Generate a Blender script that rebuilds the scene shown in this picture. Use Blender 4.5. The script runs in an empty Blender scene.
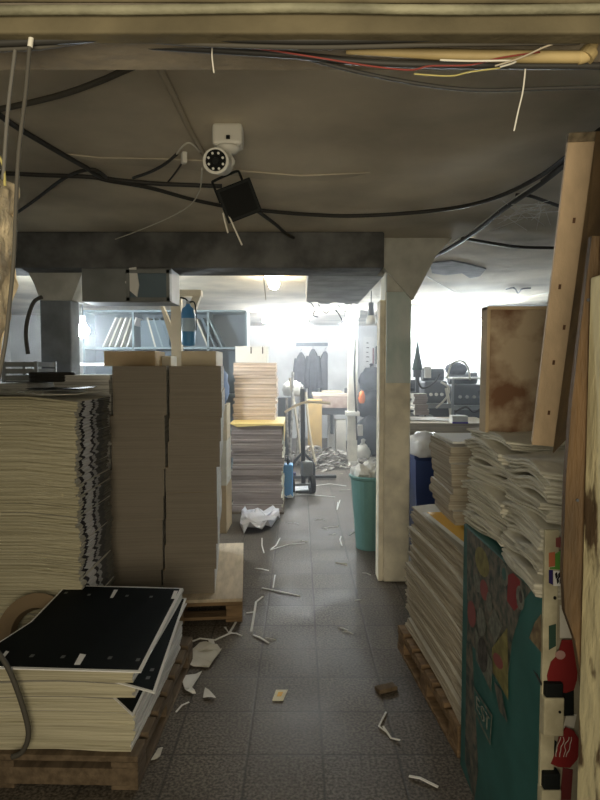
import bpy, bmesh, math, random
from mathutils import Vector, Matrix, noise
random.seed(7)
R = math.radians
scene = bpy.context.scene
col = scene.collection
sin, cos, pi = math.sin, math.cos, math.pi

# ------------------------------------------------------------------ camera
EYE = 1.55
PITCH = R(3.15)
cd = bpy.data.cameras.new('camera')
cam = bpy.data.objects.new('camera', cd)
col.objects.link(cam)
cam.location = (0, 0, EYE)
cam.rotation_euler = (pi / 2 - PITCH, 0, 0)
cd.sensor_width = 36
cd.lens = 27
cd.clip_start = 0.05
scene.camera = cam

def ray(px, py):
    u, v = (px - 300) / 600, (400 - py) / 600
    return Vector((u, cos(PITCH) + v * sin(PITCH), -sin(PITCH) + v * cos(PITCH)))
def at(px, py, Y):
    d = ray(px, py); t = Y / d.y
    return Vector((d.x * t, Y, EYE + d.z * t))
def on_z(px, py, z=0.0):
    d = ray(px, py); t = (z - EYE) / d.z
    return Vector((d.x * t, d.y * t, z))
def on_x(px, py, X):
    d = ray(px, py); t = X / d.x
    return Vector((X, d.y * t, EYE + d.z * t))

# ------------------------------------------------------------------ materials
MATS = {}
def mat(name, color, rough=0.8, var=0.0, scale=6, bump=0.0, bscale=40, metal=0.0, col2=None, stretch=(1, 1, 1), detail=5, contrast=(0.35, 0.65), emit=None, estr=0, spec=0.3, alpha=1):
    if name in MATS: return MATS[name]
    m = bpy.data.materials.new(name); m.use_nodes = True
    nt = m.node_tree; n = nt.nodes; b = n['Principled BSDF']
    b.inputs['Roughness'].default_value = rough
    b.inputs['Metallic'].default_value = metal
    b.inputs['Specular IOR Level'].default_value = spec
    b.inputs['Base Color'].default_value = (*color, 1)
    if var or col2 or bump:
        tc = n.new('ShaderNodeTexCoord'); oi = n.new('ShaderNodeObjectInfo')
        ad = n.new('ShaderNodeVectorMath'); ad.operation = 'ADD'
        sc = n.new('ShaderNodeVectorMath'); sc.operation = 'SCALE'
        sc.inputs['Scale'].default_value = 37.0
        cx = n.new('ShaderNodeCombineXYZ')
        nt.links.new(oi.outputs['Random'], cx.inputs[0]); nt.links.new(oi.outputs['Random'], cx.inputs[1]); nt.links.new(oi.outputs['Random'], cx.inputs[2])
        nt.links.new(cx.outputs[0], sc.inputs[0])
        nt.links.new(tc.outputs['Object'], ad.inputs[0]); nt.links.new(sc.outputs[0], ad.inputs[1])
        mp = n.new('ShaderNodeMapping'); mp.inputs['Scale'].default_value = stretch
        nt.links.new(ad.outputs[0], mp.inputs[0])
        if var or col2:
            nz = n.new('ShaderNodeTexNoise'); nz.inputs['Scale'].default_value = scale; nz.inputs['Detail'].default_value = detail
            nt.links.new(mp.outputs[0], nz.inputs['Vector'])
            cr = n.new('ShaderNodeValToRGB')
            c2 = col2 or tuple(c * (1 - var) for c in color)
            c1 = color if col2 else tuple(min(1, c * (1 + var * 0.6)) for c in color)
            cr.color_ramp.elements[0].position = contrast[0]; cr.color_ramp.elements[1].position = contrast[1]
            cr.color_ramp.elements[0].color = (*c2, 1); cr.color_ramp.elements[1].color = (*c1, 1)
            nt.links.new(nz.outputs['Fac'], cr.inputs[0]); nt.links.new(cr.outputs[0], b.inputs['Base Color'])
        if bump:
            nb = n.new('ShaderNodeTexNoise'); nb.inputs['Scale'].default_value = bscale; nb.inputs['Detail'].default_value = 6
            nt.links.new(mp.outputs[0], nb.inputs['Vector'])
            bp = n.new('ShaderNodeBump'); bp.inputs['Strength'].default_value = bump; bp.inputs['Distance'].default_value = 0.02
            nt.links.new(nb.outputs['Fac'], bp.inputs['Height']); nt.links.new(bp.outputs[0], b.inputs['Normal'])
    if emit:
        b.inputs['Emission Color'].default_value = (*emit, 1); b.inputs['Emission Strength'].default_value = estr
    MATS[name] = m
    return m

def paper(name, c, c2, stripes=140, var_scale=1.0):
    """edges of many sheets: fine level lines of two paper tones"""
    return mat(name, c, 0.9, col2=c2, scale=1.6, stretch=(var_scale, var_scale, stripes), bump=0.22, bscale=2.2, contrast=(0.32, 0.6), detail=3)

def floor_mat():
    m = bpy.data.materials.new('terrazzo_tiles'); m.use_nodes = True
    nt = m.node_tree; n = nt.nodes; b = n['Principled BSDF']; L = nt.links.new
    tc = n.new('ShaderNodeTexCoord'); sp = n.new('ShaderNodeSeparateXYZ'); L(tc.outputs['Object'], sp.inputs[0])
    def math_(op, a, bb=None):
        x = n.new('ShaderNodeMath'); x.operation = op
        for i, v in enumerate((a, bb)):
            if v is None: continue
            if isinstance(v, (int, float)): x.inputs[i].default_value = v
            else: L(v, x.inputs[i])
        return x.outputs[0]
    def joint(o, off):
        f = math_('FRACT', math_('DIVIDE', math_('ADD', o, 30 - off), 0.3))
        d = math_('ABSOLUTE', math_('SUBTRACT', f, 0.5))
        return math_('SUBTRACT', 1.0, math_('MULTIPLY', math_('SUBTRACT', 0.5, d), 36)), math_('FLOOR', math_('DIVIDE', math_('ADD', o, 30 - off), 0.3))
    jx, ix = joint(sp.outputs[0], 0.09); jy, iy = joint(sp.outputs[1], 2.62)
    j = math_('MAXIMUM', math_('MAXIMUM', jx, jy), 0.0)
    wn = n.new('ShaderNodeTexWhiteNoise'); cx = n.new('ShaderNodeCombineXYZ'); L(ix, cx.inputs[0]); L(iy, cx.inputs[1]); L(cx.outputs[0], wn.inputs['Vector'])
    sp1 = n.new('ShaderNodeTexNoise'); sp1.inputs['Scale'].default_value = 85; sp1.inputs['Detail'].default_value = 3; L(tc.outputs['Object'], sp1.inputs['Vector'])
    sp2 = n.new('ShaderNodeTexNoise'); sp2.inputs['Scale'].default_value = 2.2; sp2.inputs['Detail'].default_value = 6; L(tc.outputs['Object'], sp2.inputs['Vector'])
    cr = n.new('ShaderNodeValToRGB'); L(sp1.outputs['Fac'], cr.inputs[0])
    e = cr.color_ramp.elements; e[0].position = 0.38; e[0].color = (0.048, 0.041, 0.033, 1); e[1].position = 0.66; e[1].color = (0.185, 0.16, 0.13, 1)
    k = math_('ADD', math_('MULTIPLY', wn.outputs['Value'], 0.3), math_('ADD', 0.25, math_('MULTIPLY', sp2.outputs['Fac'], 1.1)))
    mx = n.new('ShaderNodeMix'); mx.data_type = 'RGBA'; mx.blend_type = 'MULTIPLY'; mx.inputs[0].default_value = 1
    kc = n.new('ShaderNodeCombineXYZ'); L(k, kc.inputs[0]); L(k, kc.inputs[1]); L(k, kc.inputs[2])
    L(cr.outputs[0], mx.inputs[6]); L(kc.outputs[0], mx.inputs[7])
    m2 = n.new('ShaderNodeMix'); m2.data_type = 'RGBA'; L(math_('MULTIPLY', j, 0.85), m2.inputs[0]); L(mx.outputs[2], m2.inputs[6]); m2.inputs[7].default_value = (0.03, 0.027, 0.024, 1)
    L(m2.outputs[2], b.inputs['Base Color'])
    L(math_('ADD', 0.30, math_('MULTIPLY', sp2.outputs['Fac'], 0.42)), b.inputs['Roughness']); b.inputs['Specular IOR Level'].default_value = 0.22
    bp = n.new('ShaderNodeBump'); bp.inputs['Strength'].default_value = 0.16; bp.inputs['Distance'].default_value = 0.006
    L(math_('SUBTRACT', sp1.outputs['Fac'], math_('MULTIPLY', j, 0.8)), bp.inputs['Height']); L(bp.outputs[0], b.inputs['Normal'])
    return m

M_FLOOR = floor_mat()
M_CEIL = mat('sooty_plaster', (0.57, 0.515, 0.41), 0.95, var=0.34, scale=1.3, bump=0.35, bscale=5)
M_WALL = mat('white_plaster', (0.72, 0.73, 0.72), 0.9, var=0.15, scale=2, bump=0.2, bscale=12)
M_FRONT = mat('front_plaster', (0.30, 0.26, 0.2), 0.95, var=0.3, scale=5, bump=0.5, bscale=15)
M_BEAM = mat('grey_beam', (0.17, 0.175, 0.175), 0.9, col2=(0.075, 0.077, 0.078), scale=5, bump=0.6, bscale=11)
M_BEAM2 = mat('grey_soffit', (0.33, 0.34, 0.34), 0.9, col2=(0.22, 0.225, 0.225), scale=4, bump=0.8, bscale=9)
M_COLUMN = mat('cream_column', (0.82, 0.77, 0.63), 0.8, var=0.2, scale=7, bump=0.2, bscale=14)
M_COLTOP = mat('grey_column', (0.52, 0.52, 0.47), 0.85, var=0.2, scale=6, bump=0.4, bscale=14)
M_TEALGLARE = mat('glare_paled_teal', (0.42, 0.53, 0.52), 0.4, col2=(0.60, 0.66, 0.65), scale=7, bump=0.15, bscale=14, stretch=(1, 1, 0.5))  # lens glare on the cladding is put into these pale tones
M_DARKCOL = mat('dark_column', (0.20, 0.22, 0.24), 0.8, var=0.25, scale=6, bump=0.3, bscale=14)
M_PLASTER = mat('broken_plaster', (0.80, 0.68, 0.46), 0.95, col2=(0.42, 0.34, 0.23), scale=14, bump=1.0, bscale=18)
M_JAMB = mat('peeling_cream_paint', (0.62, 0.55, 0.33), 0.7, col2=(0.10, 0.065, 0.035), scale=13, stretch=(1, 1, 0.45), bump=0.5, bscale=20, contrast=(0.36, 0.42))
M_JAMB2 = mat('brown_jamb_wood', (0.30, 0.20, 0.10), 0.85, col2=(0.17, 0.11, 0.06), scale=8, stretch=(1, 1, 0.3), bump=0.4)
M_LINTEL = mat('olive_lintel', (0.13, 0.11, 0.065), 0.85, var=0.3, scale=6, bump=0.3, bscale=20)
M_RAIL = mat('dusty_rail', (0.26, 0.25, 0.17), 0.6, var=0.35, scale=9, bump=0.3)
M_PIPE = mat('yellowed_pipe', (0.45, 0.35, 0.17), 0.55, var=0.25, scale=7)
M_CABLE = mat('black_cable', (0.035, 0.034, 0.031), 0.55)
M_CABLE2 = mat('dusty_cable', (0.075, 0.07, 0.058), 0.7)
M_GREYROD = mat('grey_conduit', (0.13, 0.125, 0.11), 0.6)
M_WIRE_R = mat('red_wire', (0.22, 0.04, 0.03), 0.6)
M_WIRE_W = mat('white_wire', (0.68, 0.66, 0.58), 0.6)
M_WIRE_Y = mat('yellow_wire', (0.42, 0.37, 0.13), 0.6)
M_TAN = mat('tan_conduit', (0.42, 0.37, 0.28), 0.7)
M_WHITEPL = mat('white_plastic', (0.74, 0.73, 0.67), 0.4)
M_BLACKPL = mat('black_plastic', (0.012, 0.014, 0.014), 0.6, spec=0.12)
M_GLASSDK = mat('lens_glass', (0.010, 0.011, 0.011), 0.6, spec=0.05)
M_IRLED = mat('infrared_diode', (0.75, 0.75, 0.7), 0.2)
M_WOOD = mat('pallet_wood', (0.27, 0.18, 0.10), 0.9, col2=(0.16, 0.105, 0.06), scale=5, stretch=(1, 6, 6), bump=0.4, bscale=6)
M_WOODG = mat('grey_pallet_wood', (0.17, 0.125, 0.08), 0.9, col2=(0.10, 0.072, 0.045), scale=5, stretch=(6, 1, 6), bump=0.4, bscale=6)
M_PLY = mat('light_board', (0.56, 0.47, 0.35), 0.8, var=0.15, scale=6, stretch=(5, 1, 1))
M_PINE = mat('pine_timber', (0.60, 0.45, 0.29), 0.75, var=0.12, scale=5, stretch=(7, 7, 0.7), bump=0.15)
M_PINEDK = mat('mottled_dark_timber', (0.30, 0.20, 0.10), 0.85, col2=(0.18, 0.125, 0.07), scale=10, bump=0.3, stretch=(1, 1, .6))  # mottled brown, darker than the pale pine face
M_PINEEND = mat('weathered_end_grain', (0.25, 0.20, 0.13), 0.95, var=0.5, scale=40, bump=0.6)
M_KNOT = mat('wood_knot', (0.12, 0.06, 0.03), 0.8)
M_BOARD = mat('brown_board', (0.13, 0.078, 0.034), 0.7, col2=(0.06, 0.038, 0.018), scale=5, stretch=(4, 4, 0.8), bump=0.3)
M_STAIN = mat('stained_plywood', (0.45, 0.36, 0.25), 0.85, col2=(0.17, 0.09, 0.05), scale=7, detail=8, contrast=(0.42, 0.6))
M_STAINEDGE = mat('plywood_edge', (0.46, 0.36, 0.23), 0.85, var=0.2)
P_YELLOW = paper('cream_sheet_edges', (0.52, 0.485, 0.35), (0.33, 0.305, 0.21), 100)
P_ZIG = paper('printed_sheet_edges', (0.55, 0.55, 0.55), (0.05, 0.05, 0.055), 60, 3.5)
def banded(name):
    m = mat(name, (0.5, 0.5, 0.5), 0.9, col2=(0.1, 0.1, 0.1), scale=1.6, stretch=(3, 3, 60), bump=0.22, bscale=2.2)
    nt = m.node_tree; n = nt.nodes; L = nt.links.new
    tc = n.new('ShaderNodeTexCoord'); sp = n.new('ShaderNodeSeparateXYZ'); L(tc.outputs['Object'], sp.inputs[0])
    nz = n.new('ShaderNodeTexNoise'); nz.inputs['Scale'].default_value = 30; L(sp.outputs[2], nz.inputs['Vector'])
    wb = n.new('ShaderNodeTexWave'); wb.wave_type = 'BANDS'; wb.bands_direction = 'Z'; wb.wave_profile = 'TRI'; wb.inputs['Scale'].default_value = 9; L(tc.outputs['Object'], wb.inputs['Vector'])
    a = n.new('ShaderNodeMath'); a.operation = 'MULTIPLY_ADD'; L(wb.outputs['Fac'], a.inputs[0]); a.inputs[1].default_value = 0.035; L(sp.outputs[1], a.inputs[2])
    c = n.new('ShaderNodeMath'); c.operation = 'MULTIPLY_ADD'; L(a.outputs[0], c.inputs[0]); c.inputs[1].default_value = 2.0; c.inputs[2].default_value = 0.47
    cr = n.new('ShaderNodeValToRGB'); cr.color_ramp.interpolation = 'CONSTANT'; e = cr.color_ramp.elements
    e[0].position = 0.0; e[0].color = (0.5, 0.48, 0.42, 1); e[1].position = 0.12; e[1].color = (0.035, 0.033, 0.04, 1)
    for p, q in ((0.2, (0.62, 0.62, 0.64)), (0.42, (0.05, 0.048, 0.055)), (0.5, (0.42, 0.42, 0.43)), (0.6, (0.10, 0.10, 0.10)), (0.78, (0.15, 0.145, 0.125))):
        x = e.new(p); x.color = (*q, 1)
    L(c.outputs[0], cr.inputs[0]); L(cr.outputs[0], n['Principled BSDF'].inputs['Base Color'])
    return m
P_ZIG = banded('banded_sheet_edges')
P_BROWN = paper('brown_kraft_edges', (0.255, 0.225, 0.185), (0.215, 0.19, 0.155), 130)
P_WHITE = paper('white_sheet_edges', (0.72, 0.71, 0.67), (0.40, 0.39, 0.37), 120)
P_GREY = paper('grey_mauve_edges', (0.34, 0.29, 0.27), (0.24, 0.205, 0.195), 90)
P_PINK = paper('pale_pink_edges', (0.72, 0.60, 0.51), (0.52, 0.42, 0.35), 50)
P_BOOK = paper('bent_book_edges', (0.50, 0.45, 0.36), (0.30, 0.265, 0.205), 120)
P_NEWS = paper('newsprint_edges', (0.74, 0.72, 0.62), (0.42, 0.40, 0.33), 110)
M_NEWS = mat('newsprint', (0.76, 0.74, 0.65), 0.9, var=0.15, scale=9, bump=0.2)
M_PAPER = mat('white_paper', (0.80, 0.80, 0.78), 0.85)
M_PAPER2 = mat('dusty_paper', (0.62, 0.60, 0.53), 0.9, var=0.1)
M_YCOVER = mat('orange_yellow_cover', (0.85, 0.50, 0.06), 0.6)
M_YCOVER2 = mat('pale_yellow_cover', (0.85, 0.66, 0.26), 0.7)
M_BLKSHEET = mat('black_print', (0.005, 0.0075, 0.008), 0.7, spec=0.07)
M_GREYMARK = mat('grey_print_mark', (0.10, 0.11, 0.11), 0.6)
M_KRAFT = mat('kraft_tape', (0.20, 0.145, 0.085), 0.6)
M_CARD = mat('cardboard', (0.52, 0.40, 0.25), 0.85, var=0.12)
M_CARDY = mat('yellow_cardboard', (0.62, 0.43, 0.17), 0.85, var=0.12)
M_TEAL = mat('teal_paint', (0.035, 0.145, 0.135), 0.5, col2=(0.024, 0.11, 0.10), scale=6)
M_BINTEAL = mat('teal_plastic', (0.16, 0.33, 0.32), 0.45)
M_BLUE = mat('blue_plastic', (0.10, 0.34, 0.70), 0.4)
M_BLUED = mat('navy_plastic', (0.02, 0.04, 0.14), 0.4)
M_BLUEC = mat('blue_cylinder_paint', (0.05, 0.20, 0.42), 0.4)
M_BLUEBAG = mat('blue_bag', (0.22, 0.32, 0.55), 0.6)
M_CREAM = mat('cream_wood', (0.70, 0.62, 0.47), 0.7, var=0.1)
M_METAL = mat('grey_metal', (0.30, 0.32, 0.33), 0.45, metal=0.6)
M_DKMETAL = mat('dark_machine', (0.055, 0.06, 0.068), 0.5)
M_DUCT = mat('grey_duct', (0.22, 0.235, 0.235), 0.6, var=0.2, scale=4)
M_SHELF = mat('blue_grey_shelf', (0.22, 0.29, 0.33), 0.6)
M_PANEL = mat('slate_panel', (0.12, 0.17, 0.21), 0.6)
M_CLOTH = mat('dark_cloth', (0.045, 0.05, 0.065), 0.95, var=0.4, scale=10)
M_BAG = mat('black_bag', (0.035, 0.04, 0.05), 0.4, bump=0.6, bscale=12)
M_DESK = mat('worn_brown_desk', (0.27, 0.17, 0.13), 0.7, col2=(0.42, 0.34, 0.29), scale=8)
M_TABLE = mat('pale_table_top', (0.62, 0.54, 0.45), 0.7)
M_ORANGE = mat('orange_plastic', (0.85, 0.22, 0.06), 0.5)
M_RED = mat('red_sticker', (0.22, 0.02, 0.02), 0.5)
M_PINKRED = mat('faded_red_sticker', (0.24, 0.07, 0.065), 0.6)
M_COLLAGE = mat('collage_print', (0.19, 0.165, 0.13), 0.6, col2=(0.03, 0.055, 0.05), scale=28, detail=6)
M_OLIVE = mat('olive_print', (0.22, 0.20, 0.07), 0.6, var=0.3, scale=30)
M_LEAF = mat('pale_print', (0.20, 0.21, 0.175), 0.6, col2=(0.10, 0.11, 0.09), scale=50)
M_GREENST = mat('green_print', (0.10, 0.28, 0.05), 0.5)
M_NAVY = mat('navy_print', (0.03, 0.02, 0.12), 0.5)
M_BROWNST = mat('brown_print', (0.28, 0.22, 0.12), 0.6, col2=(0.12, 0.08, 0.05), scale=40)
M_DKPRINT = mat('dark_print', (0.03, 0.028, 0.026), 0.6, col2=(0.10, 0.09, 0.08), scale=40)
M_CREAMST = mat('cream_post_paint', (0.58, 0.54, 0.38), 0.6, col2=(0.42, 0.38, 0.26), scale=20)
M_GREYDEB = mat('grey_scrap', (0.55, 0.52, 0.48), 0.9, col2=(0.22, 0.20, 0.18), scale=20)
M_RUBBER = mat('black_rubber', (0.015, 0.015, 0.016), 0.7)
M_GREENDK = mat('dark_green', (0.03, 0.07, 0.05), 0.7)
M_WEB = mat('cobweb', (0.72, 0.72, 0.72), 0.9)
def glow(name, c, s): return mat(name, (0.9, 0.9, 0.9), 0.4, emit=c, estr=s)

# ------------------------------------------------------------------ mesh helper
class MB:
    def __init__(s): s.bm = bmesh.new()
    def box(s, c, d, rot=None, bevel=0.0, mi=0):
        r = bmesh.ops.create_cube(s.bm, size=1)
        vs = r['verts']
        fs = {f for v in vs for f in v.link_faces}
        m = Matrix.Diagonal((*d, 1))
        bmesh.ops.transform(s.bm, matrix=m, verts=vs)
        if bevel:
            es = list({e for v in vs for e in v.link_edges})
            rr = bmesh.ops.bevel(s.bm, geom=es, offset=bevel, segments=2, affect='EDGES', profile=0.5)
            vs = list({v for f in rr['faces'] for v in f.verts} | {v for v in vs if v.is_valid})
            fs = {f for v in vs for f in v.link_faces}
        M = Matrix.Translation(Vector(c))
        if rot is not None: M = M @ (rot if isinstance(rot, Matrix) else Matrix.Rotation(rot, 4, 'Z'))
        bmesh.ops.transform(s.bm, matrix=M, verts=vs)
        for f in fs: f.material_index = mi
        return s
    def bx(s, a, b, bevel=0.0, mi=0):
        a, b = Vector(a), Vector(b)
        return s.box((a + b) / 2, [abs(x) for x in (b - a)], None, bevel, mi)
    def cyl(s, p0, p1, r0, r1=None, n=16, mi=0):
        p0, p1 = Vector(p0), Vector(p1); r1 = r0 if r1 is None else r1
        d = p1 - p0
        r = bmesh.ops.create_cone(s.bm, cap_ends=True, segments=n, radius1=r0, radius2=max(r1, 1e-5), depth=d.length)
        q = Vector((0, 0, 1)).rotation_difference(d.normalized()).to_matrix().to_4x4()
        bmesh.ops.transform(s.bm, matrix=Matrix.Translation((p0 + p1) / 2) @ q, verts=r['verts'])
        for v in r['verts']:
            for f in v.link_faces: f.material_index = mi
        return s
    def tube(s, pts, r, n=7, sub=6, smooth=True):
        pts = [Vector(p) for p in pts]
        if smooth and len(pts) > 2:
            out = []
            for i in range(len(pts) - 1):
                a = pts[max(i - 1, 0)]; b = pts[i]; c = pts[i + 1]; d = pts[min(i + 2, len(pts) - 1)]
                for k in range(sub):
                    t = k / sub
                    out.append(0.5 * ((2 * b) + (c - a) * t + (2 * a - 5 * b + 4 * c - d) * t * t + (3 * b - a - 3 * c + d) * t ** 3))
            out.append(pts[-1]); pts = out
        rings = []
        prev = None
        for i, p in enumerate(pts):
            t = (pts[min(i + 1, len(pts) - 1)] - pts[max(i - 1, 0)]).normalized()
            if prev is None:
                u = t.orthogonal().normalized()
            else:
                u = (prev - t * prev.dot(t)).normalized()
            prev = u; w = t.cross(u)
            rr = r(i / (len(pts) - 1)) if callable(r) else r
            rings.append([s.bm.verts.new(p + (u * cos(2 * pi * k / n) + w * sin(2 * pi * k / n)) * rr) for k in range(n)])
        for a, b in zip(rings, rings[1:]):
            for k in range(n):
                s.bm.faces.new((a[k], a[(k + 1) % n], b[(k + 1) % n], b[k]))
        s.bm.faces.new(rings[0][::-1]); s.bm.faces.new(rings[-1])
        return s
    def lathe(s, prof, c=(0, 0, 0), n=24, wob=0):
        c = Vector(c); rings = []
        for r, z in prof:
            rings.append([s.bm.verts.new(c + Vector((cos(2 * pi * k / n) * r * (1 + wob * random.uniform(-1, 1)), sin(2 * pi * k / n) * r * (1 + wob * random.uniform(-1, 1)), z))) for k in range(n)])
        for a, b in zip(rings, rings[1:]):
            for k in range(n):
                s.bm.faces.new((a[k], a[(k + 1) % n], b[(k + 1) % n], b[k]))
        s.bm.faces.new(rings[0][::-1]); s.bm.faces.new(rings[-1])
        return s
    def prism(s, pts, off):
        """a closed outline (3-D points) pushed along off"""
        off = Vector(off)
        a = [s.bm.verts.new(Vector(p)) for p in pts]; b = [s.bm.verts.new(Vector(p) + off) for p in pts]
        n = len(pts)
        s.bm.faces.new(a); s.bm.faces.new(b[::-1])
        for k in range(n): s.bm.faces.new((a[(k + 1) % n], a[k], b[k], b[(k + 1) % n]))
        return s
    def build(s, name, m, parent=None, smooth=False, loc=None, rotz=0):
        bmesh.ops.recalc_face_normals(s.bm, faces=s.bm.faces[:])
        me = bpy.data.meshes.new(name); s.bm.to_mesh(me); s.bm.free()
        for x in (m if isinstance(m, (list, tuple)) else [m]): me.materials.append(x)
        if smooth:
            for p in me.polygons: p.use_smooth = True
        o = bpy.data.objects.new(name, me); col.objects.link(o)
        if parent is not None: o.parent = parent
        if loc is not None: o.location = loc
        if rotz: o.rotation_euler.z = rotz
        return o

def tag(o, label, cat=None, group=None, kind=None):
    if label: o['label'] = label
    if cat: o['category'] = cat
    if group: o['group'] = group
    if kind: o['kind'] = kind
    return o
def thing(name, label, cat, loc=(0, 0, 0), rotz=0, group=None):
    o = bpy.data.objects.new(name, None); col.objects.link(o)
    o.location = loc; o.rotation_euler = (0, 0, rotz)
    return tag(o, label, cat, group)
def struct(name, mb, m, label, cat):
    return tag(mb.build(name, m), label, cat, None, 'structure')
def dup(src, loc=None, rotz=None):
    c = src.copy(); col.objects.link(c)
    if loc is not None: c.location = loc
    if rotz is not None: c.rotation_euler = (0, 0, rotz)
    for ch in list(src.children):
        d = ch.copy(); col.objects.link(d); d.parent = c
        for g in ch.children:
            e = g.copy(); col.objects.link(e); e.parent = d
    return c

ORD = ['topmost', 'second from the top', 'third from the top', 'fourth from the top', 'fifth from the top', 'sixth from the top', 'seventh from the top', 'eighth from the top', 'ninth from the top', 'tenth from the top',
       'eleventh from the top', 'twelfth from the top', 'thirteenth from the top', 'fourteenth from the top', 'fifteenth from the top', 'sixteenth from the top', 'seventeenth from the top', 'eighteenth from the top',
       'nineteenth from the top', 'twentieth from the top', 'twenty-first from the top', 'twenty-second from the top']
def nth(i, n):
    return 'bottom one' if i == 0 and n > 2 else ORD[n - 1 - i]

def sheaf(w, d, h, nl, jit, bend=None, nx=5, ny=5, seed=0, round_=0.0, bow=None):
    """a bundle of stacked sheets: nl packs whose edges step in and out; slot 0 front/back edges, 1 side edges, 2 top"""
    rnd = random.Random(seed); mb = MB(); bm = mb.bm
    idx = []
    for i in range(nx): idx.append((i, 0))
    for j in range(1, ny): idx.append((nx - 1, j))
    for i in range(nx - 2, -1, -1): idx.append((i, ny - 1))
    for j in range(ny - 2, 0, -1): idx.append((0, j))
    bend = bend or (lambda x, y: 0)
    def pos(i, j, z, ox, oy, k, warp):
        u, v = i / (nx - 1) - 0.5, j / (ny - 1) - 0.5
        x, y = u * w * k, v * d * k
        x += ox + warp[0] * v * v * 4 ; y += oy + warp[1] * sin(u * 7 + warp[2])
        return Vector((x, y, z + bend(u, v)))
    rings = []
    for l in range(nl):
        ox, oy = rnd.uniform(-jit, jit), rnd.uniform(-jit, jit)
        warp = (rnd.uniform(-jit, jit), rnd.uniform(-jit, jit) * 0.6, rnd.uniform(0, 6))
        z0, z1 = h * l / nl, h * (l + 1) / nl
        e = (z1 - z0) * 0.12
        for z, k in ((z0 + e * (l > 0), 1 - round_), (z0 + (z1 - z0) * 0.3, 1), (z0 + (z1 - z0) * 0.75, 1), (z1 - e * (l < nl - 1), 1 - round_)):
            rings.append(([bm.verts.new(pos(i, j, z, ox, oy, k, warp)) for i, j in idx], (z, ox, oy, k, warp)))
    n = len(idx)
    for (a, _), (b, _) in zip(rings, rings[1:]):
        for k in range(n):
            f = bm.faces.new((a[k], a[(k + 1) % n], b[(k + 1) % n], b[k]))
            i0, j0 = idx[k]; i1, j1 = idx[(k + 1) % n]
            f.material_index = 1 if i0 == i1 else 0
    for (ring, pr), mi in ((rings[0], 0), (rings[-1], 2)):
        z, ox, oy, k, warp = pr
        g = {}
        for q, (i, j) in enumerate(idx): g[i, j] = ring[q]
        for i in range(nx):
            for j in range(ny):
                if (i, j) not in g: g[i, j] = bm.verts.new(pos(i, j, z, ox, oy, k, warp))
        for i in range(nx - 1):
            for j in range(ny - 1):
                f = bm.faces.new((g[i, j], g[i + 1, j], g[i + 1, j + 1], g[i, j + 1])); f.material_index = mi
    return mb

def pile(name, cat, kind_label, where, cx, cy, z0, w, d, total, n, mats, nl=3, jit=0.006, shift=0.01, rot=0.0, bend=None, seed=0, group=None, wob=0.01, round_=0.0, hvar=0.0, lean=(0, 0)):
    """n bundles one on another, each a thing of its own"""
    rnd = random.Random(seed)
    protos = []
    hs = [1 + rnd.uniform(-hvar, hvar) for _ in range(n)]; S = sum(hs); hs = [q * total / S for q in hs]
    z = z0; out = []
    for i in range(n):
        o = sheaf(w * (1 + rnd.uniform(-1, 1) * 0.012), d, hs[i], nl, jit, bend, seed=seed * 100 + i, round_=round_).build(name, mats)
        t = i / max(n - 1, 1)
        o.location = (cx + rnd.uniform(-shift, shift) + lean[0] * t, cy + rnd.uniform(-shift, shift) + lean[1] * t, z)
        o.rotation_euler.z = rot + rnd.uniform(-wob, wob)
        tag(o, f'{kind_label}, {nth(i, n)} {where}', cat, group)
        z += hs[i]; out.append(o)
    return out

# ------------------------------------------------------------------ the setting
H = 2.44
YB = 13.0
struct('floor', MB().bx((-5, -1.6, -0.1), (5, YB, 0)), M_FLOOR, 'grey terrazzo tile floor running from the doorway to the back', 'floor')
struct('ceiling', MB().bx((-5, 1.0, H), (5, YB, H + 0.1)), M_CEIL, 'sooty stained plaster ceiling over the whole workshop', 'ceiling')
struct('wall_back', MB().bx((-5, YB, 0), (5, YB + 0.1, H)), M_WALL, 'pale back wall at the far end of the aisle', 'wall')
struct('wall_left', MB().bx((-5.1, 1.0, 0), (-5, YB, H)), M_WALL, 'pale side wall beyond the dark pillar', 'wall')
struct('wall_right', MB().bx((5, 1.0, 0), (5.1, YB, H)), M_WALL, 'pale side wall behind the machines', 'wall')
struct('wall_partition', MB().bx((1.45, 8.7, 0), (5, 8.8, H)), M_WALL, 'white partition wall lit by the big twin tube lamp', 'wall')
struct('wall_recess', MB().bx((-5, 10.4, 0), (-1.05, 10.5, H)), M_WALL, 'pale partition wall behind the wall fan', 'wall')
zl = at(300, 33, 1.0).z
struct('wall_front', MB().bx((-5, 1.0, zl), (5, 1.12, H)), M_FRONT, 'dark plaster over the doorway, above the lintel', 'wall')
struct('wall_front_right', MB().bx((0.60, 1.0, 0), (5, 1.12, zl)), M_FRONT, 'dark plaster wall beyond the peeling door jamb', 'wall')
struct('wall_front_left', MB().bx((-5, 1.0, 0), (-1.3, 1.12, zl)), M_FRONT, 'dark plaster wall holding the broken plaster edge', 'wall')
# door jamb
struct('trim_1', MB().bx((0.536, 1.0, 0), (0.60, 1.12, 1.715), 0.004), M_JAMB, 'cream door jamb with peeling paint', 'door jamb')
struct('trim_2', MB().bx((0.552, 1.0, 1.715), (0.60, 1.12, zl), 0.003), M_JAMB2, 'bare brown wood of the door jamb above the peeling paint', 'door jamb')
# lintel face and ledge
a0 = at(-60, 12, 0.97); a1 = at(660, 36, 0.97)
struct('trim_3', MB().bx((-0.7, 0.965, at(0, 33, 0.965).z), (0.7, 0.999, at(0, 12, 0.965).z), 0.004), M_LINTEL, 'olive brown lintel board over the doorway', 'lintel')
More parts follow.
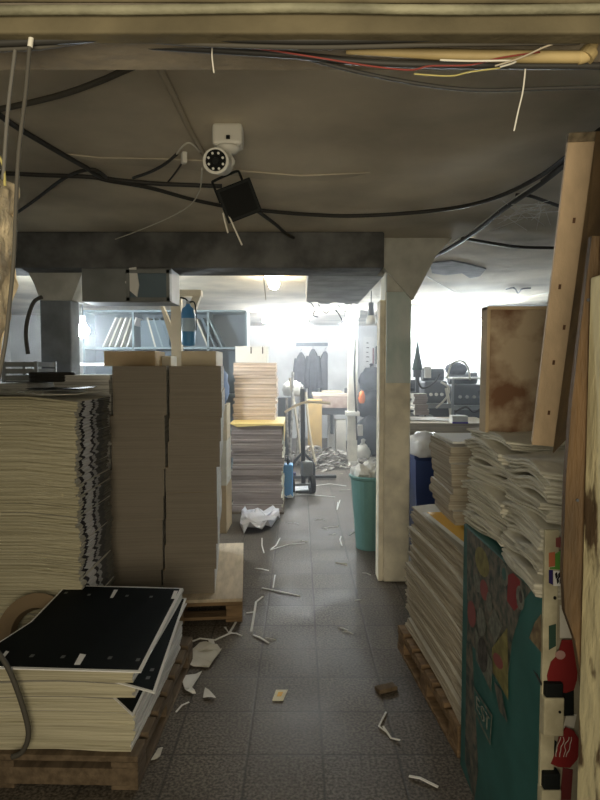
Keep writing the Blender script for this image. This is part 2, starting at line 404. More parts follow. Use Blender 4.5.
# broken plaster edge at the left
pp = [(-480, 183), (6, 184), (16, 189), (19, 197), (17, 207), (13, 214), (16, 232), (14, 250), (12, 268), (15, 284), (9, 305), (8, 326), (3, 345), (1, 362), (-6, 378), (-480, 395)]
mb = MB(); mb.prism([at(x, y, 1.11) for x, y in pp], (0, -0.09, 0))
bmesh.ops.triangulate(mb.bm, faces=[f for f in mb.bm.faces if len(f.verts) > 4])
bmesh.ops.subdivide_edges(mb.bm, edges=mb.bm.edges[:], cuts=3, use_grid_fill=True)
for v in mb.bm.verts: v.co += noise.noise_vector(v.co * 22) * 0.012
struct('wall_broken_edge', mb, M_PLASTER, 'broken rough plaster edge of the wall beside the hanging cables', 'wall')
# beam, soffit drop, columns
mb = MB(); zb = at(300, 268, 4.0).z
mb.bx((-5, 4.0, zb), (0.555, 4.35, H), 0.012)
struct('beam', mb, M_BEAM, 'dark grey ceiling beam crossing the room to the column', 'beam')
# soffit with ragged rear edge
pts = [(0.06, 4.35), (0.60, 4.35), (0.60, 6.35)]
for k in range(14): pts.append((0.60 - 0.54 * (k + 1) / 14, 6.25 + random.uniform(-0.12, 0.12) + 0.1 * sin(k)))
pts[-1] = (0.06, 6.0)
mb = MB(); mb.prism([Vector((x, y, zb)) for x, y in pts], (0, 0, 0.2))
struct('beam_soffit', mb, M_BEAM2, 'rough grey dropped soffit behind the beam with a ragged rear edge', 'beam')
def column_mesh(x0, x1, y0, y1, z1): return MB().bx((x0, y0, 0), (x1, y1, z1), 0.012)
cx0, cx1 = at(387, 580, 4.25).x, at(411, 580, 4.25).x
cx0 = 0.60; cx1 = 0.785
c = column_mesh(cx0, cx1, 4.25, 4.5, H)
colm = struct('column', c, M_COLUMN, 'cream painted concrete column beside the teal bin', 'column')
zt0, zt1 = at(395, 383, 4.24).z, at(395, 292, 4.24).z
tag(MB().bx((cx0 + 0.008, 4.235, zt0), (cx1 - 0.004, 4.25, zt1), 0.003).build('cladding', M_TEALGLARE, colm), 'teal-grey upper cladding with lens glare put into its colour')
tag(MB().bx((cx0 + 0.002, 4.225, zt1), (cx1 + 0.004, 4.25, at(395, 266, 4.24).z), 0.004).build('upper_panel', M_COLTOP, colm), 'grey upper panel')
# flared capital
mb = MB(); q = []
for (x, y) in ((384, 268), (413, 300), (421, 285), (436, 256), (452, 238), (384, 236)): q.append(at(x, y, 4.2))
mb.prism(q, (0, 0.3, 0)); mb.build('capital', M_COLTOP, colm)
# conduit strip on the left flank of the column
tag(MB().bx((0.565, 4.27, 0.0), (0.6, 4.42, at(380, 300, 4.27).z), 0.004).build('side_strip', M_COLUMN, colm), 'pale strip on the flank')
# left dark column
dx0, dx1 = at(40, 330, 4.25).x, at(71, 330, 4.25).x
c = struct('column_dark', column_mesh(dx0, dx1 - 0.0, 4.25, 4.42, zb), M_DARKCOL, 'dark grey column standing behind the cream paper stack', 'column')
mb = MB(); mb.prism([at(x, y, 4.2) for x, y in ((26, 268), (34, 284), (40, 300), (72, 300), (78, 284), (84, 268))], (0, 0.3, 0)); mb.build('capital', M_COLTOP, c)
# ceiling peeling patch
q = [on_z(x, y, H - 0.001) for x, y in ((430, 262), (452, 260), (468, 263), (486, 268), (480, 275), (470, 277), (462, 272), (445, 274), (432, 272))]
mb = MB(); mb.prism(q, (0, 0, -0.012))
tag(mb.build('plaster_patch', mat('bare_patch', (0.20, 0.20, 0.20), 0.95, var=0.4, scale=9)), 'dark flaking patch where ceiling plaster has come away', 'ceiling patch', None, 'structure')
q = [on_z(x, y, H - 0.001) for x, y in ((55, 152), (100, 157), (160, 158), (205, 160), (240, 170), (300, 175), (370, 172), (330, 180), (260, 178), (180, 167), (110, 163))]
mb = MB(); mb.prism(q, (0, 0, -0.006))
tag(mb.build('plaster_ridge', M_CEIL), 'raised plaster seam running across the ceiling by the camera', 'ceiling seam', None, 'structure')

# duct boxes under the beam, left of the cream post
t = thing('ceiling_duct', 'grey sheet-metal duct box under the beam with a framed end panel', 'duct')
p0, p1 = at(82, 302, 4.02), at(171, 266, 4.02)
MB().bx((p0.x, 4.02, p0.z), (p1.x, 4.3, p1.z), 0.006).build('body', M_DUCT, t)
q0, q1 = at(127, 301, 4.0), at(170, 270, 4.0)
fr = MB()
w_ = 0.022
fr.bx((q0.x, 3.985, q0.z), (q1.x, 4.02, q0.z + w_)); fr.bx((q0.x, 3.985, q1.z - w_), (q1.x, 4.02, q1.z)); fr.bx((q0.x, 3.985, q0.z), (q0.x + w_, 4.02, q1.z)); fr.bx((q1.x - w_, 3.985, q0.z), (q1.x, 4.02, q1.z))
f_ = fr.build('frame', M_DUCT, t)
MB().bx((q0.x + w_, 4.0, q0.z + w_), (q1.x - w_, 4.02, q1.z - w_)).build('end_panel', M_PANEL, t)
mb = MB(); mb.prism([at(x, y, 3.99) for x, y in ((129, 268), (136, 267), (139, 285), (137, 297), (130, 291), (125, 282), (129, 276))], (0, 0.02, 0))
tag(mb.build('torn_paper', M_PAPER), 'torn white paper scrap stuck to the grey duct under the beam', 'paper')

# ------------------------------------------------------------------ cables and pipes overhead
def cable(name, pts, r, m, label, cat='cable', n=7):
    mb = MB(); mb.tube(pts, r, n)
    return tag(mb.build(name, m, smooth=True), label, cat)
def C(pl, z=2.415): return [on_z(x, y, z) for x, y in pl]
def F(pl, Y): return [at(x, y, Y) for x, y in pl]
cable('rail', F([(-40, 11), (60, 10), (130, 10), (300, 8), (460, 10), (640, 8)], 0.955), 0.0075, M_RAIL, 'dusty metal rail along the top of the lintel', 'rail')
cable('rail', F([(-40, -2), (300, -1), (640, 0)], 0.95), 0.006, M_LINTEL, 'dull brown rail above the dusty one on the lintel', 'rail')
cable('cable', F([(-30, 44), (60, 40), (150, 36), (300, 40), (420, 38), (560, 36), (640, 36)], 0.99), 0.0065, M_CABLE, 'thick black cable clipped under the lintel board')
cable('cable', F([(-30, 50), (40, 47), (110, 38), (200, 44), (320, 47), (450, 44), (580, 42)], 1.0), 0.0045, M_CABLE2, 'dusty grey cable sagging below the thick black lintel cable')
cable('cable', F([(-30, 38), (80, 42), (180, 48), (290, 55), (400, 64), (600, 66), (640, 66)], 1.05), 0.006, M_CABLE, 'black cable crossing under the yellowed pipe to the jamb')
cable('cable', F([(300, 56), (350, 70), (420, 84), (480, 90), (560, 88), (640, 86)], 1.06), 0.0035, M_CABLE, 'thin black cable hanging lowest under the yellowed pipe')
cable('cable', F([(200, 34), (300, 36), (380, 41), (470, 39), (560, 37), (640, 38)], 1.0), 0.004, M_CABLE2, 'dusty thin cable along the lower edge of the lintel')
t = thing('pipe', 'yellowed plastic pipe under the lintel with an elbow at its end', 'pipe')
MB().tube(F([(346, 52), (400, 53), (480, 56), (560, 57), (583, 57)], 1.04), lambda u: 0.0035 + 0.0065 * min(1, u * 2.2), 10).build('run', M_PIPE, t, smooth=True)
MB().tube(F([(578, 58), (587, 55), (591, 46), (598, 30), (606, 10)], 1.04), 0.011, 10).build('elbow', M_PIPE, t, smooth=True)
MB().cyl(at(585, 58, 1.04), at(590, 51, 1.04), 0.0145, n=14).build('collar', M_PIPE, t)
cable('wire', F([(150, 38), (200, 44), (260, 49), (320, 58), (370, 66), (410, 70), (430, 66), (470, 65), (500, 58), (540, 52)], 1.02), 0.0015, M_WIRE_R, 'red wire snaking along the cables under the lintel', 'wire')
cable('wire', F([(414, 74), (450, 76), (470, 72), (500, 68)], 1.01), 0.0013, M_WIRE_Y, 'short yellow wire below the red one', 'wire')
cable('wire', F([(495, 66), (520, 58), (550, 45), (583, 37)], 1.0), 0.0015, M_TAN, 'tan wire climbing to the elbow of the yellowed pipe', 'wire')
cable('wire', F([(440, 60), (470, 61), (515, 61), (500, 67)], 1.01), 0.0016, M_WIRE_W, 'white wire end lying across the yellowed pipe', 'wire')
cable('string', F([(526, 62), (523, 90), (518, 112), (514, 131)], 1.05), 0.0014, M_WIRE_W, 'white string hanging from the pipe by the timber', 'string')
cable('string', F([(213, 38), (212, 55), (214, 73)], 1.03), 0.0013, M_WIRE_W, 'short white string hanging from the lintel over the camera dome', 'string')
cable('conduit', F([(19, 14), (14, 60), (8, 110), (3, 180)], 1.0), 0.0032, M_GREYROD, 'grey conduit rod hanging beside the broken plaster', 'conduit')
t = thing('hanging_cable', 'dark cable with a cream taped end dropping past the broken plaster', 'cable')
MB().tube(F([(30, 42), (26, 90), (19, 150), (16, 205), (14, 255), (10, 300), (5, 345), (-3, 385)], 0.98), 0.0034, 8).build('cord', M_CABLE2, t, smooth=True)
MB().tube(F([(33, 15), (32, 32), (30, 47)], 0.98), 0.0042, 8).build('taped_end', M_WIRE_W, t, smooth=True)
cable('wire', F([(-5, 150), (3, 165), (5, 186)], 1.0), 0.0024, M_WIRE_Y, 'yellow wire running into the broken plaster', 'wire')
cable('cable', C([(-20, 112), (10, 107), (60, 95), (100, 81), (130, 68), (165, 56), (210, 49)]), 0.0096, M_CABLE2, 'thick dusty cable slanting up across the ceiling to the lintel')
cable('cable', C([(-20, 100), (12, 124), (50, 147), (85, 167), (105, 178), (150, 183), (190, 185), (222, 186)]), 0.0104, M_CABLE, 'thick black cable curving over the ceiling to the floodlight')
cable('cable', C([(-20, 172), (40, 175), (90, 177), (110, 181), (150, 188), (190, 199), (222, 206)]), 0.0096, M_CABLE, 'black cable running level over the ceiling below the thick curved one')
cable('cable', C([(15, 214), (35, 200), (60, 181), (78, 172), (95, 170), (108, 179)]), 0.0080, M_CABLE, 'black cable looping down toward the broken plaster')
cable('cable', C([(256, 210), (300, 214), (350, 216), (410, 213), (460, 207), (500, 196), (540, 176), (575, 150), (600, 130)], 2.40), 0.0104, M_CABLE, 'long black cable swinging from the floodlight toward the timber')
cable('cable', C([(256, 210), (275, 224), (290, 236), (318, 247)], 2.40), 0.0104, M_CABLE, 'short black cable from the floodlight to the beam')
cable('cable', C([(384, 262), (415, 261), (438, 254), (458, 243), (480, 228), (505, 208), (540, 184), (575, 156), (600, 138)], 2.40), 0.0136, M_CABLE, 'thick black conduit from the column capital up to the timber')
cable('cable', C([(432, 251), (456, 240), (478, 226), (503, 206), (540, 181)], 2.385), 0.0030, M_WIRE_W, 'pale line added as the highlight along the thick black conduit')  # the conduit's shine, modelled as an added pale tube
cable('cable', C([(462, 238), (490, 243), (520, 247), (560, 248)], 2.41), 0.0112, M_CABLE, 'black cable branching level from the conduit behind the timber')
cable('cable', C([(516, 195), (530, 196), (545, 201), (570, 210)], 2.41), 0.0088, M_CABLE, 'short black cable drooping behind the timber top')
cable('wire', C([(18, 268), (60, 257), (110, 241), (150, 226), (185, 209), (199, 192), (202, 168)], 2.39), 0.0033, M_WIRE_W, 'long pale wire sagging from the camera to the left pillar', 'wire')
cable('conduit', C([(150, 50), (172, 92), (190, 130), (206, 158)], 2.43), 0.011, M_TAN, 'tan conduit strip running diagonally to the camera', 'conduit')
cable('wire', C([(133, 178), (150, 172), (165, 164), (177, 154)], 2.41), 0.0064, M_CABLE, 'black lead ending at the white connector by the camera', 'wire')
cable('wire', C([(176, 155), (182, 147), (190, 143), (200, 152)], 2.41), 0.0036, M_WIRE_W, 'white lead looping into the camera', 'wire')
cable('wire', C([(184, 160), (176, 172), (168, 182)], 2.41), 0.0040, M_CABLE, 'thin black tail dangling under the white connector', 'wire')
t = MB().box(on_z(184, 158, 2.40), (0.02, 0.03, 0.045), 0.5, 0.004).build('connector', M_WHITEPL); tag(t, 'small white wire connector beside the camera', 'connector')
cable('cable', C([(240, 240), (262, 236), (300, 246)], 2.42), 0.0064, M_CABLE2, 'grey cable lying along the top of the beam')
cable('wire', F([(330, 218), (262, 262), (266, 300)], 5.6)[1:], 0.006, M_TAN, 'tan flex feeding the warm ceiling bulb', 'wire')
cable('hook', C([(506, 289), (514, 288), (518, 293), (522, 289), (531, 288)], 2.42), 0.0088, M_CABLE, 'bent black hook on the ceiling above the stained board', 'hook')
cable('wire', C([(416, 270), (455, 292), (480, 303)], 2.42), 0.0060, M_WIRE_W, 'white flex sagging to the twin tube lamp', 'wire')
cable('wire', C([(480, 303), (520, 298), (556, 291)], 2.42), 0.0060, M_WIRE_W, 'white flex rising from the twin tube lamp behind the timber', 'wire')
cable('hose', F([(42, 297), (34, 302), (28, 318), (26, 335), (28, 354)], 4.15), 0.014, M_CABLE2, 'black hose arching from the dark pillar onto the crate', 'hose', 10)
cable('cable', F([(-12, 640), (6, 664), (18, 692), (27, 722), (28, 738), (22, 752), (12, 757)], 2.09), 0.0095, M_CABLE2, 'dark cable drooping over the front of the black-topped sheets')

for k, (pl, lb) in enumerate((([(311, 303), (315, 309), (313, 315), (318, 317)], 'curled black wire hanging from the soffit rear edge nearest the tube lamp'),
        ([(318, 304), (326, 313), (331, 308), (337, 312)], 'looping black wire hanging from the middle of the soffit rear edge'),
        ([(334, 306), (341, 318), (346, 328)], 'thin wire running from the soffit to the bare bulb'),
        ([(338, 305), (345, 311), (350, 307), (352, 302)], 'short black wire loop hanging from the soffit near the white pole'))):
    cable('wire', F(pl, 6.3), 0.006, M_CABLE, lb, 'wire')
for k, (pl, Y, lb) in enumerate((([(416, 376), (422, 388), (434, 383), (440, 374)], 6.4, 'black hose arching beside the dark cone'), ([(447, 378), (452, 364), (462, 361), (468, 368), (470, 380)], 6.6, 'thin pale hoop of cable over the dark rounded bundle'),
        ([(436, 408), (446, 398), (449, 388), (441, 382)], 6.3, 'pale hose curving down the press nearest the column'), ([(455, 412), (466, 407), (474, 412), (482, 408)], 6.2, 'dark cable lying over the white sheets by the stained board'))):
    cable('hose', F(pl, Y), 0.011, (M_CABLE, M_WIRE_W, M_WIRE_W, M_CABLE)[k], lb, 'hose')
# cobweb
mb = MB(); rr = random.Random(5)
a = on_z(524, 211, 2.36)
for k in range(30):
    b = a + Vector((rr.uniform(-0.12, 0.24), rr.uniform(-0.25, 0.3), rr.uniform(-0.05, 0.06)))
    mb.tube([a + Vector((rr.uniform(-.08, .12), rr.uniform(-.1, .1), rr.uniform(-.03, .03))), b], 0.0016, 4, smooth=False)
tag(mb.build('cobweb', M_WEB), 'dusty torn cobweb hanging by the timber', 'cobweb', None, 'stuff')

# ------------------------------------------------------------------ surveillance camera and floodlight
b0 = on_z(228, 128, 2.43)
t = thing('security_camera', 'white bullet security camera with ringed lens on the ceiling', 'camera', (b0.x, b0.y, 2.44))
Yc = b0.y
def rel(px, py, dy=0): return at(px, py, Yc + dy) - Vector((b0.x, b0.y, 2.44))
pA, pB = rel(213, 147), rel(243, 131)
MB().bx((pA.x, -0.03, pA.z), (pB.x, 0.05, 0.0), 0.012).build('mount', M_WHITEPL, t)
c_ = rel(228, 147)
MB().lathe([(0.042, 0), (0.045, -0.008), (0.034, -0.02), (0.02, -0.024)][::-1], (c_.x, 0, c_.z)).build('swivel', M_WHITEPL, t, smooth=True)
c2 = rel(226, 158)
nk = MB(); nk.tube([(c_.x, 0, c_.z - 0.01), (c_.x + .002, 0, c2.z + 0.005), (c_.x + 0.016, -0.02, c2.z - 0.02), (c_.x + .006, -0.04, c2.z - 0.04)], 0.013, 10); nk.build('neck', M_WHITEPL, t, smooth=True)
lc = rel(216, 161, -0.12); bc = lc + ray(216, 161).normalized() * 0.13 + Vector((0.022, 0, -0.008)); ax = (lc - bc).normalized()
br = 0.044
body = MB(); body.cyl(bc, lc, br, br, 28); bb = body.build('barrel', M_WHITEPL, t)
hood = MB(); hood.tube([lc + Vector((cos(k * pi / 12) * br * .93, 0, sin(k * pi / 12) * br * .93)) + ax * 0.004 for k in range(25)], 0.0055, 8, 1, False); hood.build('lens_ring', M_WHITEPL, t)
gl = MB(); gl.cyl(lc - ax * 0.004, lc + ax * 0.003, br * 0.86, n=28); g_ = gl.build('lens_glass', M_GLASSDK, t)
ln = MB(); ln.cyl(lc, lc + ax * 0.012, 0.013, 0.011, 16); ln.build('lens', M_BLACKPL, g_)
ux = Vector((1, 0, 0)); ux = (ux - ax * ux.dot(ax)).normalized(); uz = ax.cross(ux)
for k in range(8):
    an = k * pi / 4 + pi / 8; p = lc + ux * cos(an) * 0.027 + uz * sin(an) * 0.027
    MB().cyl(p + ax * 0.003, p + ax * 0.006, 0.0045, n=8).build('infrared_diode', M_IRLED, g_)
MB().box(rel(228, 137, -0.062), (0.014, 0.006, 0.014), None, 0.002).build('screw_cover', M_BLACKPL, t)

f0 = at(239, 201, 2.62)
t = thing('floodlight', 'unlit black floodlight dangling tilted from the ceiling under the camera', 'floodlight', f0)
rot = Matrix.Rotation(R(-21), 4, 'Y') @ Matrix.Rotation(R(14), 4, 'X')
def fl_part(name, c, d, m, bev=0.004, par=None):
    mb = MB(); mb.box((0, 0, 0), d, None, bev); bmesh.ops.transform(mb.bm, matrix=rot @ Matrix.Translation(c), verts=mb.bm.verts[:]); return mb.build(name, m, par or t)
hs = fl_part('housing', (0, 0, 0), (0.145, 0.05, 0.135), M_BLACKPL, 0.008)
fl_part('bezel', (0, -0.027, 0), (0.155, 0.012, 0.145), M_BLACKPL, 0.004)
fl_part('front_glass', (0, -0.034, 0), (0.128, 0.004, 0.118), M_GLASSDK, 0.001)
for k in range(6): fl_part('cooling_fin', (-0.055 + k * 0.022, 0.035, 0), (0.004, 0.03, 0.11), M_BLACKPL, 0)
br_ = MB(); br_.tube([rot @ Vector(p) for p in ((-0.078, 0.01, 0.02), (-0.078, 0.01, 0.1), (-0.07, 0.01, 0.112), (0.0, 0.01, 0.115), (0.035, 0.01, 0.115), (0.044, 0.01, 0.105), (0.044, 0.01, 0.05))], 0.0055, 6, 3); br_.build('bracket', M_BLACKPL, t)
hg = MB(); hg.tube([rot @ Vector((0.0, 0.01, 0.115)), Vector((-0.02, 0.01, H - f0.z))], 0.004, 6); hg.build('hanger', M_BLACKPL, t)
for (a, b) in (((223, 213), (228, 233)), ((229, 216), (242, 245))):
    pa, pb = at(*a, 2.60) - f0, at(*b, 2.60) - f0
    tag(MB().tube([pa, (pa + pb) / 2 + Vector((-.003, 0, 0.006)), pb], 0.0038, 6).build('loose_lead', M_WIRE_W, t), 'loose white lead')

# ------------------------------------------------------------------ lamps
COOL = (0.86, 0.95, 1.0)
LAMPS = dict(tube=150, tube2=220, globe=180, globe2=380, warm=75)
def twin_tube(px, py, Y, L, s, label, m):
    p = at(px, py, Y)
    t = thing('tube_lamp', label, 'lamp', p)
    MB().bx((-L / 2, 0.0, 0.03), (L / 2, 0.07, 0.07), 0.006).build('housing', M_WHITEPL, t)
    for s_ in (-1, 1):
        MB().bx((s_ * L / 2 - 0.012, -0.02, -0.06), (s_ * L / 2 + 0.012, 0.07, 0.06), 0.004).build('end_cap', M_WHITEPL, t)
    for dz in (-0.035, 0.015):
        MB().cyl((-L / 2, 0, dz), (L / 2, 0, dz), 0.016, n=12).build('tube', m, t, smooth=True)
    return p
G1 = glow('cool_tube_glow', COOL, LAMPS['tube']); G2 = glow('white_tube_glow', (0.93, 0.97, 1.0), LAMPS['tube2'])
G3 = glow('cool_bulb_glow', COOL, LAMPS['globe']); G4 = glow('pillar_bulb_glow', COOL, LAMPS['globe2']); G5 = glow('warm_bulb_glow', (1, 0.86, 0.62), LAMPS['warm'])
twin_tube(455, 322, 8.45, 1.0, 1, 'glaring twin tube lamp on the white partition wall beyond the column', G1)
p = twin_tube(285, 319, 9.9, 0.75, 1, 'glaring tube lamp hung under the ceiling over the far aisle', G2)
def bulb(px, py, Y, r, m, label, ztop=H, cord=True):
    p = at(px, py, Y); t = thing('light_bulb', label, 'lamp', p)
    MB().lathe([(r * 0.25, -r), (r * 0.7, -r * 0.75), (r, -r * 0.1), (r * 0.9, r * 0.4), (r * 0.55, r * 0.95), (r * 0.4, r * 1.3)], n=20).build('globe', m, t, smooth=True)
    MB().cyl((0, 0, r * 1.25), (0, 0, r * 1.25 + 0.07), r * 0.45, n=14).build('socket', M_WHITEPL, t)
    if p.z + r * 1.25 + 0.07 < ztop: MB().cyl((0, 0, r * 1.25 + 0.06), (0, 0, ztop - p.z), 0.006, n=6).build('flex', M_CABLE, t)
    return t
bulb(345, 329, 9.2, 0.07, G3, 'glaring bare bulb hanging in front of the thin white pole')
bulb(83, 331, 5.6, 0.055, G4, 'glaring bare bulb hanging behind the dark pillar')
bulb(274, 284, 6.0, 0.055, G5, 'warm round bulb just under the ceiling behind the beam')
t = thing('pendant_lamp', 'unlit pendant lamp with dark holder hanging beside the column', 'lamp', at(371, 320, 7.0))
p = at(371, 320, 7.0)
MB().cyl((0, 0, 0.05), (0, 0, 0.2), 0.035, 0.03, 16).build('holder', M_DKMETAL, t)
MB().lathe([(0.02, -0.06), (0.055, -0.045), (0.06, 0.0), (0.045, 0.05)], n=18).build('globe', M_WHITEPL, t, smooth=True)
MB().cyl((0, 0, 0.2), (0, 0, zb - p.z + 0.23), 0.006, n=6).build('flex', M_CABLE, t)

# ------------------------------------------------------------------ pallets
def pallet(label, cx, cy, w, d, h, rot=0, m=M_WOOD, nslat=7, top=None):
    t = thing('pallet', label, 'pallet', (cx, cy, 0), rot)
    n = nslat; sw = d / (n + (n - 1) * 0.35)
    for k in range(n):
        y = -d / 2 + sw / 2 + k * sw * 1.35
        MB().box((0, y, h - 0.011), (w, sw, 0.022), None, 0.003).build('deck_board', m, t)
    for x in (-w / 2 + 0.05, 0, w / 2 - 0.05):
        MB().box((x, 0, h - 0.033), (0.1, d, 0.02), None, 0.002).build('stringer', m, t)
        for y in (-d / 2 + 0.06, 0, d / 2 - 0.06):
            MB().box((x, y, (h - 0.043) / 2 + 0.008), (0.095, 0.115, h - 0.059), None, 0.003).build('block', m, t)
        MB().box((x, 0, 0.008), (0.1, d, 0.016), None, 0.002).build('skid', m, t)
    for y in (-d / 2 + 0.05, d / 2 - 0.05): MB().box((0, y, 0.0265 + (0.022 if m is M_WOODG else 0)), (w, 0.1, 0.019 + (0.045 if m is M_WOODG else 0)), None, 0.002).build('bottom_board', m, t)
    if top: MB().bx((-w / 2, -d / 2, h), (w / 2, d / 2, h + top), 0.002).build('top_sheet', M_PLY, t)
    return t

# front-left pallet with the black-topped sheets
pallet('weathered pallet under the black-topped sheets', -1.09, 2.62, 1.02, 0.98, 0.128, R(-1.5), M_WOODG)
SX0, SX1, SY0, SY1 = -1.23, -0.61, 2.15, 2.96
bz = 0.128
hh = [0.045, 0.05, 0.055, 0.05, 0.055, 0.05]
rr = random.Random(3)
z = bz; SHZ = []
for i, h in enumerate(hh):
    k = len(hh) - 1 - i
    o = sheaf(0.565, SY1 - SY0, h, 4, 0.004, lambda u, v: 0.006 * cos(u * 5), nx=7, ny=7, seed=40 + i).build('sheet_bundle', [P_YELLOW, P_WHITE, M_PAPER2])
    o.location = ((SX0 + SX1) / 2 + 0.026 + (0.0, 0.006, 0.012, 0.0, 0.008, 0.016)[i], (SY0 + SY1) / 2, z)
    o.rotation_euler.z = R(-1.0 + rr.uniform(-0.8, 0.8))
    tag(o, f'cream sheet bundle under the black covers, {nth(i, len(hh))}', 'paper bundle', 'sheet bundles on the weathered pallet')
    z += h
    SHZ.append(z + 0.004)
    if i in (3, 4): z += 0.005
zt = z + 0.009
def black_sheet(px, label, z, marks, dots):
    q = [on_z(x, y, z) for x, y in px]
    cen = sum(q, Vector()) / len(q)
    t = thing('printed_sheet', label, 'printed sheet', (cen.x, cen.y, z))
    t['group'] = 'black printed sheets on the front pallet'
    loc = [p - cen for p in q]
    mb = MB(); mb.prism([Vector((p.x, p.y, 0)) for p in loc], (0, 0, -0.004)); mb.build('paper', M_PAPER, t)
    mb = MB(); mb.prism([Vector((p.x * 0.962, p.y * 0.968, 0.0008)) for p in loc], (0, 0, -0.0006)); tag(mb.build('black_print', M_BLKSHEET, t), 'solid black printed area')
    for poly in marks:
        mb = MB(); mb.prism([Vector((v.x, v.y, 0.0016)) for v in (on_z(x, y, z) - cen for x, y in poly)], (0, 0, -0.0006)); tag(mb.build('white_mark', M_PAPER, t), 'white registration bar')
    for (x, y) in dots:
        p = on_z(x, y, z) - cen
        MB().box((p.x, p.y, 0.0012), (0.014, 0.02, 0.0008)).build('grey_mark', M_GREYMARK, t)
    return t
black_sheet([(30, 622), (66, 585), (183, 588), (141, 672), (-40, 667)], 'black printed sheet on top of the front stack, its white edge curling', zt + 0.012,
            [[(110, 598), (114, 590), (118, 590), (113, 598)], [(171, 599), (174, 591), (178, 591), (175, 599)], [(74, 665), (80, 654), (86, 655), (80, 665)], [(2, 656), (6, 651), (9, 652), (5, 657)]],
            [(66, 593), (89, 595), (127, 596), (151, 597), (32, 656), (63, 657), (110, 658), (138, 660)])
def world_px(p):
    q = p - Vector((0, 0, EYE)); c, s_ = cos(PITCH), sin(PITCH)
    f = q.y * c - q.z * s_; u = q.y * s_ + q.z * c
    return (300 + 600 * q.x / f, 400 - 600 * u / f)
z2 = SHZ[4]
black_sheet([world_px(Vector((-1.1, 2.34, z2))), world_px(Vector((-1.1, 2.93, z2))), (186.5, 598), (155, 693)], 'second black printed sheet jutting out to the aisle below the top bundle', z2, [], [(148, 678), (152, 670)])
z2 = SHZ[3]
black_sheet([world_px(Vector((-1.0, 2.5, z2))), world_px(Vector((-1.0, 2.93, z2))), (187, 603), (133, 716)], 'third black printed sheet showing as a thin edge lower in the stack', z2, [], [])
# kraft roll behind the stack
t = thing('tape_roll', 'brown kraft paper ring leaning on the cream paper stack', 'tape roll', at(32, 630, 2.72))
mb = MB()
seg = 40; ro, ri, th = 0.165, 0.098, 0.06
rg = [[mb.bm.verts.new(Vector((cos(2 * pi * k / seg) * r_, y_, sin(2 * pi * k / seg) * r_))) for (r_, y_) in ((ro, 0), (ro, th), (ri, th), (ri, 0))] for k in range(seg)]
for k in range(seg):
    for j in range(4): mb.bm.faces.new((rg[k][j], rg[k][(j + 1) % 4], rg[(k + 1) % seg][(j + 1) % 4], rg[(k + 1) % seg][j]))
bmesh.ops.rotate(mb.bm, verts=mb.bm.verts[:], cent=(0, 0, 0), matrix=Matrix.Rotation(R(-28), 3, 'X'))
mb.build('ring', M_KRAFT, t)

# tall cream stack
bendY = lambda u, v: 0.010 * sin(u * 6 + 1) + 0.012 * u - 0.02 * (u > 0.3) * (u - 0.3) * 4
pallet('dark pallet under the tall cream paper stack', -1.55, 3.12, 1.0, 0.56, 0.13, 0, M_WOODG, 4)
pile('sheet_bundle', 'paper bundle', 'wavy cream sheet bundle', 'of the tall stack by the dark pillar', -1.5625, 3.12, 0.13, 0.98, 0.50, 1.27, 20, [P_YELLOW, P_ZIG, M_PAPER2], nl=4, jit=0.007, shift=0.012, bend=bendY, seed=2, group='bundles of the tall cream stack', hvar=0.45, round_=0.012)
# stacks behind it
pile('sheet_bundle', 'paper bundle', 'pale grey sheet bundle', 'of the stack behind the cream one', -1.34, 3.92, 0.0, 0.34, 0.5, 1.50, 13, [P_WHITE, P_WHITE, M_PAPER2], nl=4, jit=0.006, seed=3, group='bundles behind the tall cream stack')
pile('sheet_bundle', 'paper bundle', 'white sheet bundle', 'of the stack around the dark pillar foot', -2.08, 3.85, 0.0, 0.9, 0.5, 1.45, 10, [P_WHITE, P_WHITE, M_PAPER], nl=4, jit=0.01, seed=4, group='bundles in front of the dark pillar')
# crate and black coil on it
z0 = 1.455
t = thing('crate', 'grey slatted plastic crate on the white bundles beside the dark pillar', 'crate', (at(30, 360, 3.85).x, 3.85, z0))
W_, D_, H_ = 0.20, 0.28, 0.13
MB().bx((-W_ / 2, -D_ / 2, 0), (W_ / 2, D_ / 2, 0.01)).build('floor_panel', M_METAL, t)
for s_ in (-1, 1):
    mb = MB()
    for k in range(3): mb.bx((-W_ / 2, s_ * D_ / 2 - 0.006, 0.012 + k * 0.042), (W_ / 2, s_ * D_ / 2 + 0.006, 0.042 + k * 0.042))
    mb.build('side_slats', M_DUCT, t)
    mb = MB()
    for k in range(3): mb.bx((s_ * W_ / 2 - 0.006, -D_ / 2, 0.012 + k * 0.042), (s_ * W_ / 2 + 0.006, D_ / 2, 0.042 + k * 0.042))
    mb.build('end_slats', M_DUCT, t)
for sx in (-1, 1):
    for sy in (-1, 1): MB().box((sx * W_ / 2, sy * D_ / 2, H_ / 2), (0.02, 0.02, H_)).build('corner_post', M_METAL, t)
p = at(48, 377, 3.66)
mb = MB()
for k in range(5):
    mb.tube([Vector((p.x + cos(a * pi / 10) * (0.13 - .006 * (k % 2)), 3.72 + sin(a * pi / 10) * 0.07, 1.468 + 0.010 * k)) for a in range(21)], 0.011, 6, 1, False)
tag(mb.build('cable_coil', M_CABLE), 'black cable coil lying in front of the dark pillar', 'cable coil')
def loose_sheet(name, pts, m, label, cat, group=None, zlift=0.0, rnd=None, amp=0.012, cuts=2):
    mb = MB(); mb.prism(pts, (0, 0, 0.0025))
    bmesh.ops.triangulate(mb.bm, faces=[f for f in mb.bm.faces if len(f.verts) > 3])
    bmesh.ops.subdivide_edges(mb.bm, edges=mb.bm.edges[:], cuts=cuts)
    for v in mb.bm.verts:
        v.co.z += abs(noise.noise(v.co * 25 + Vector((3, 1, 7)))) * amp
    return tag(mb.build(name, m), label, cat, group)
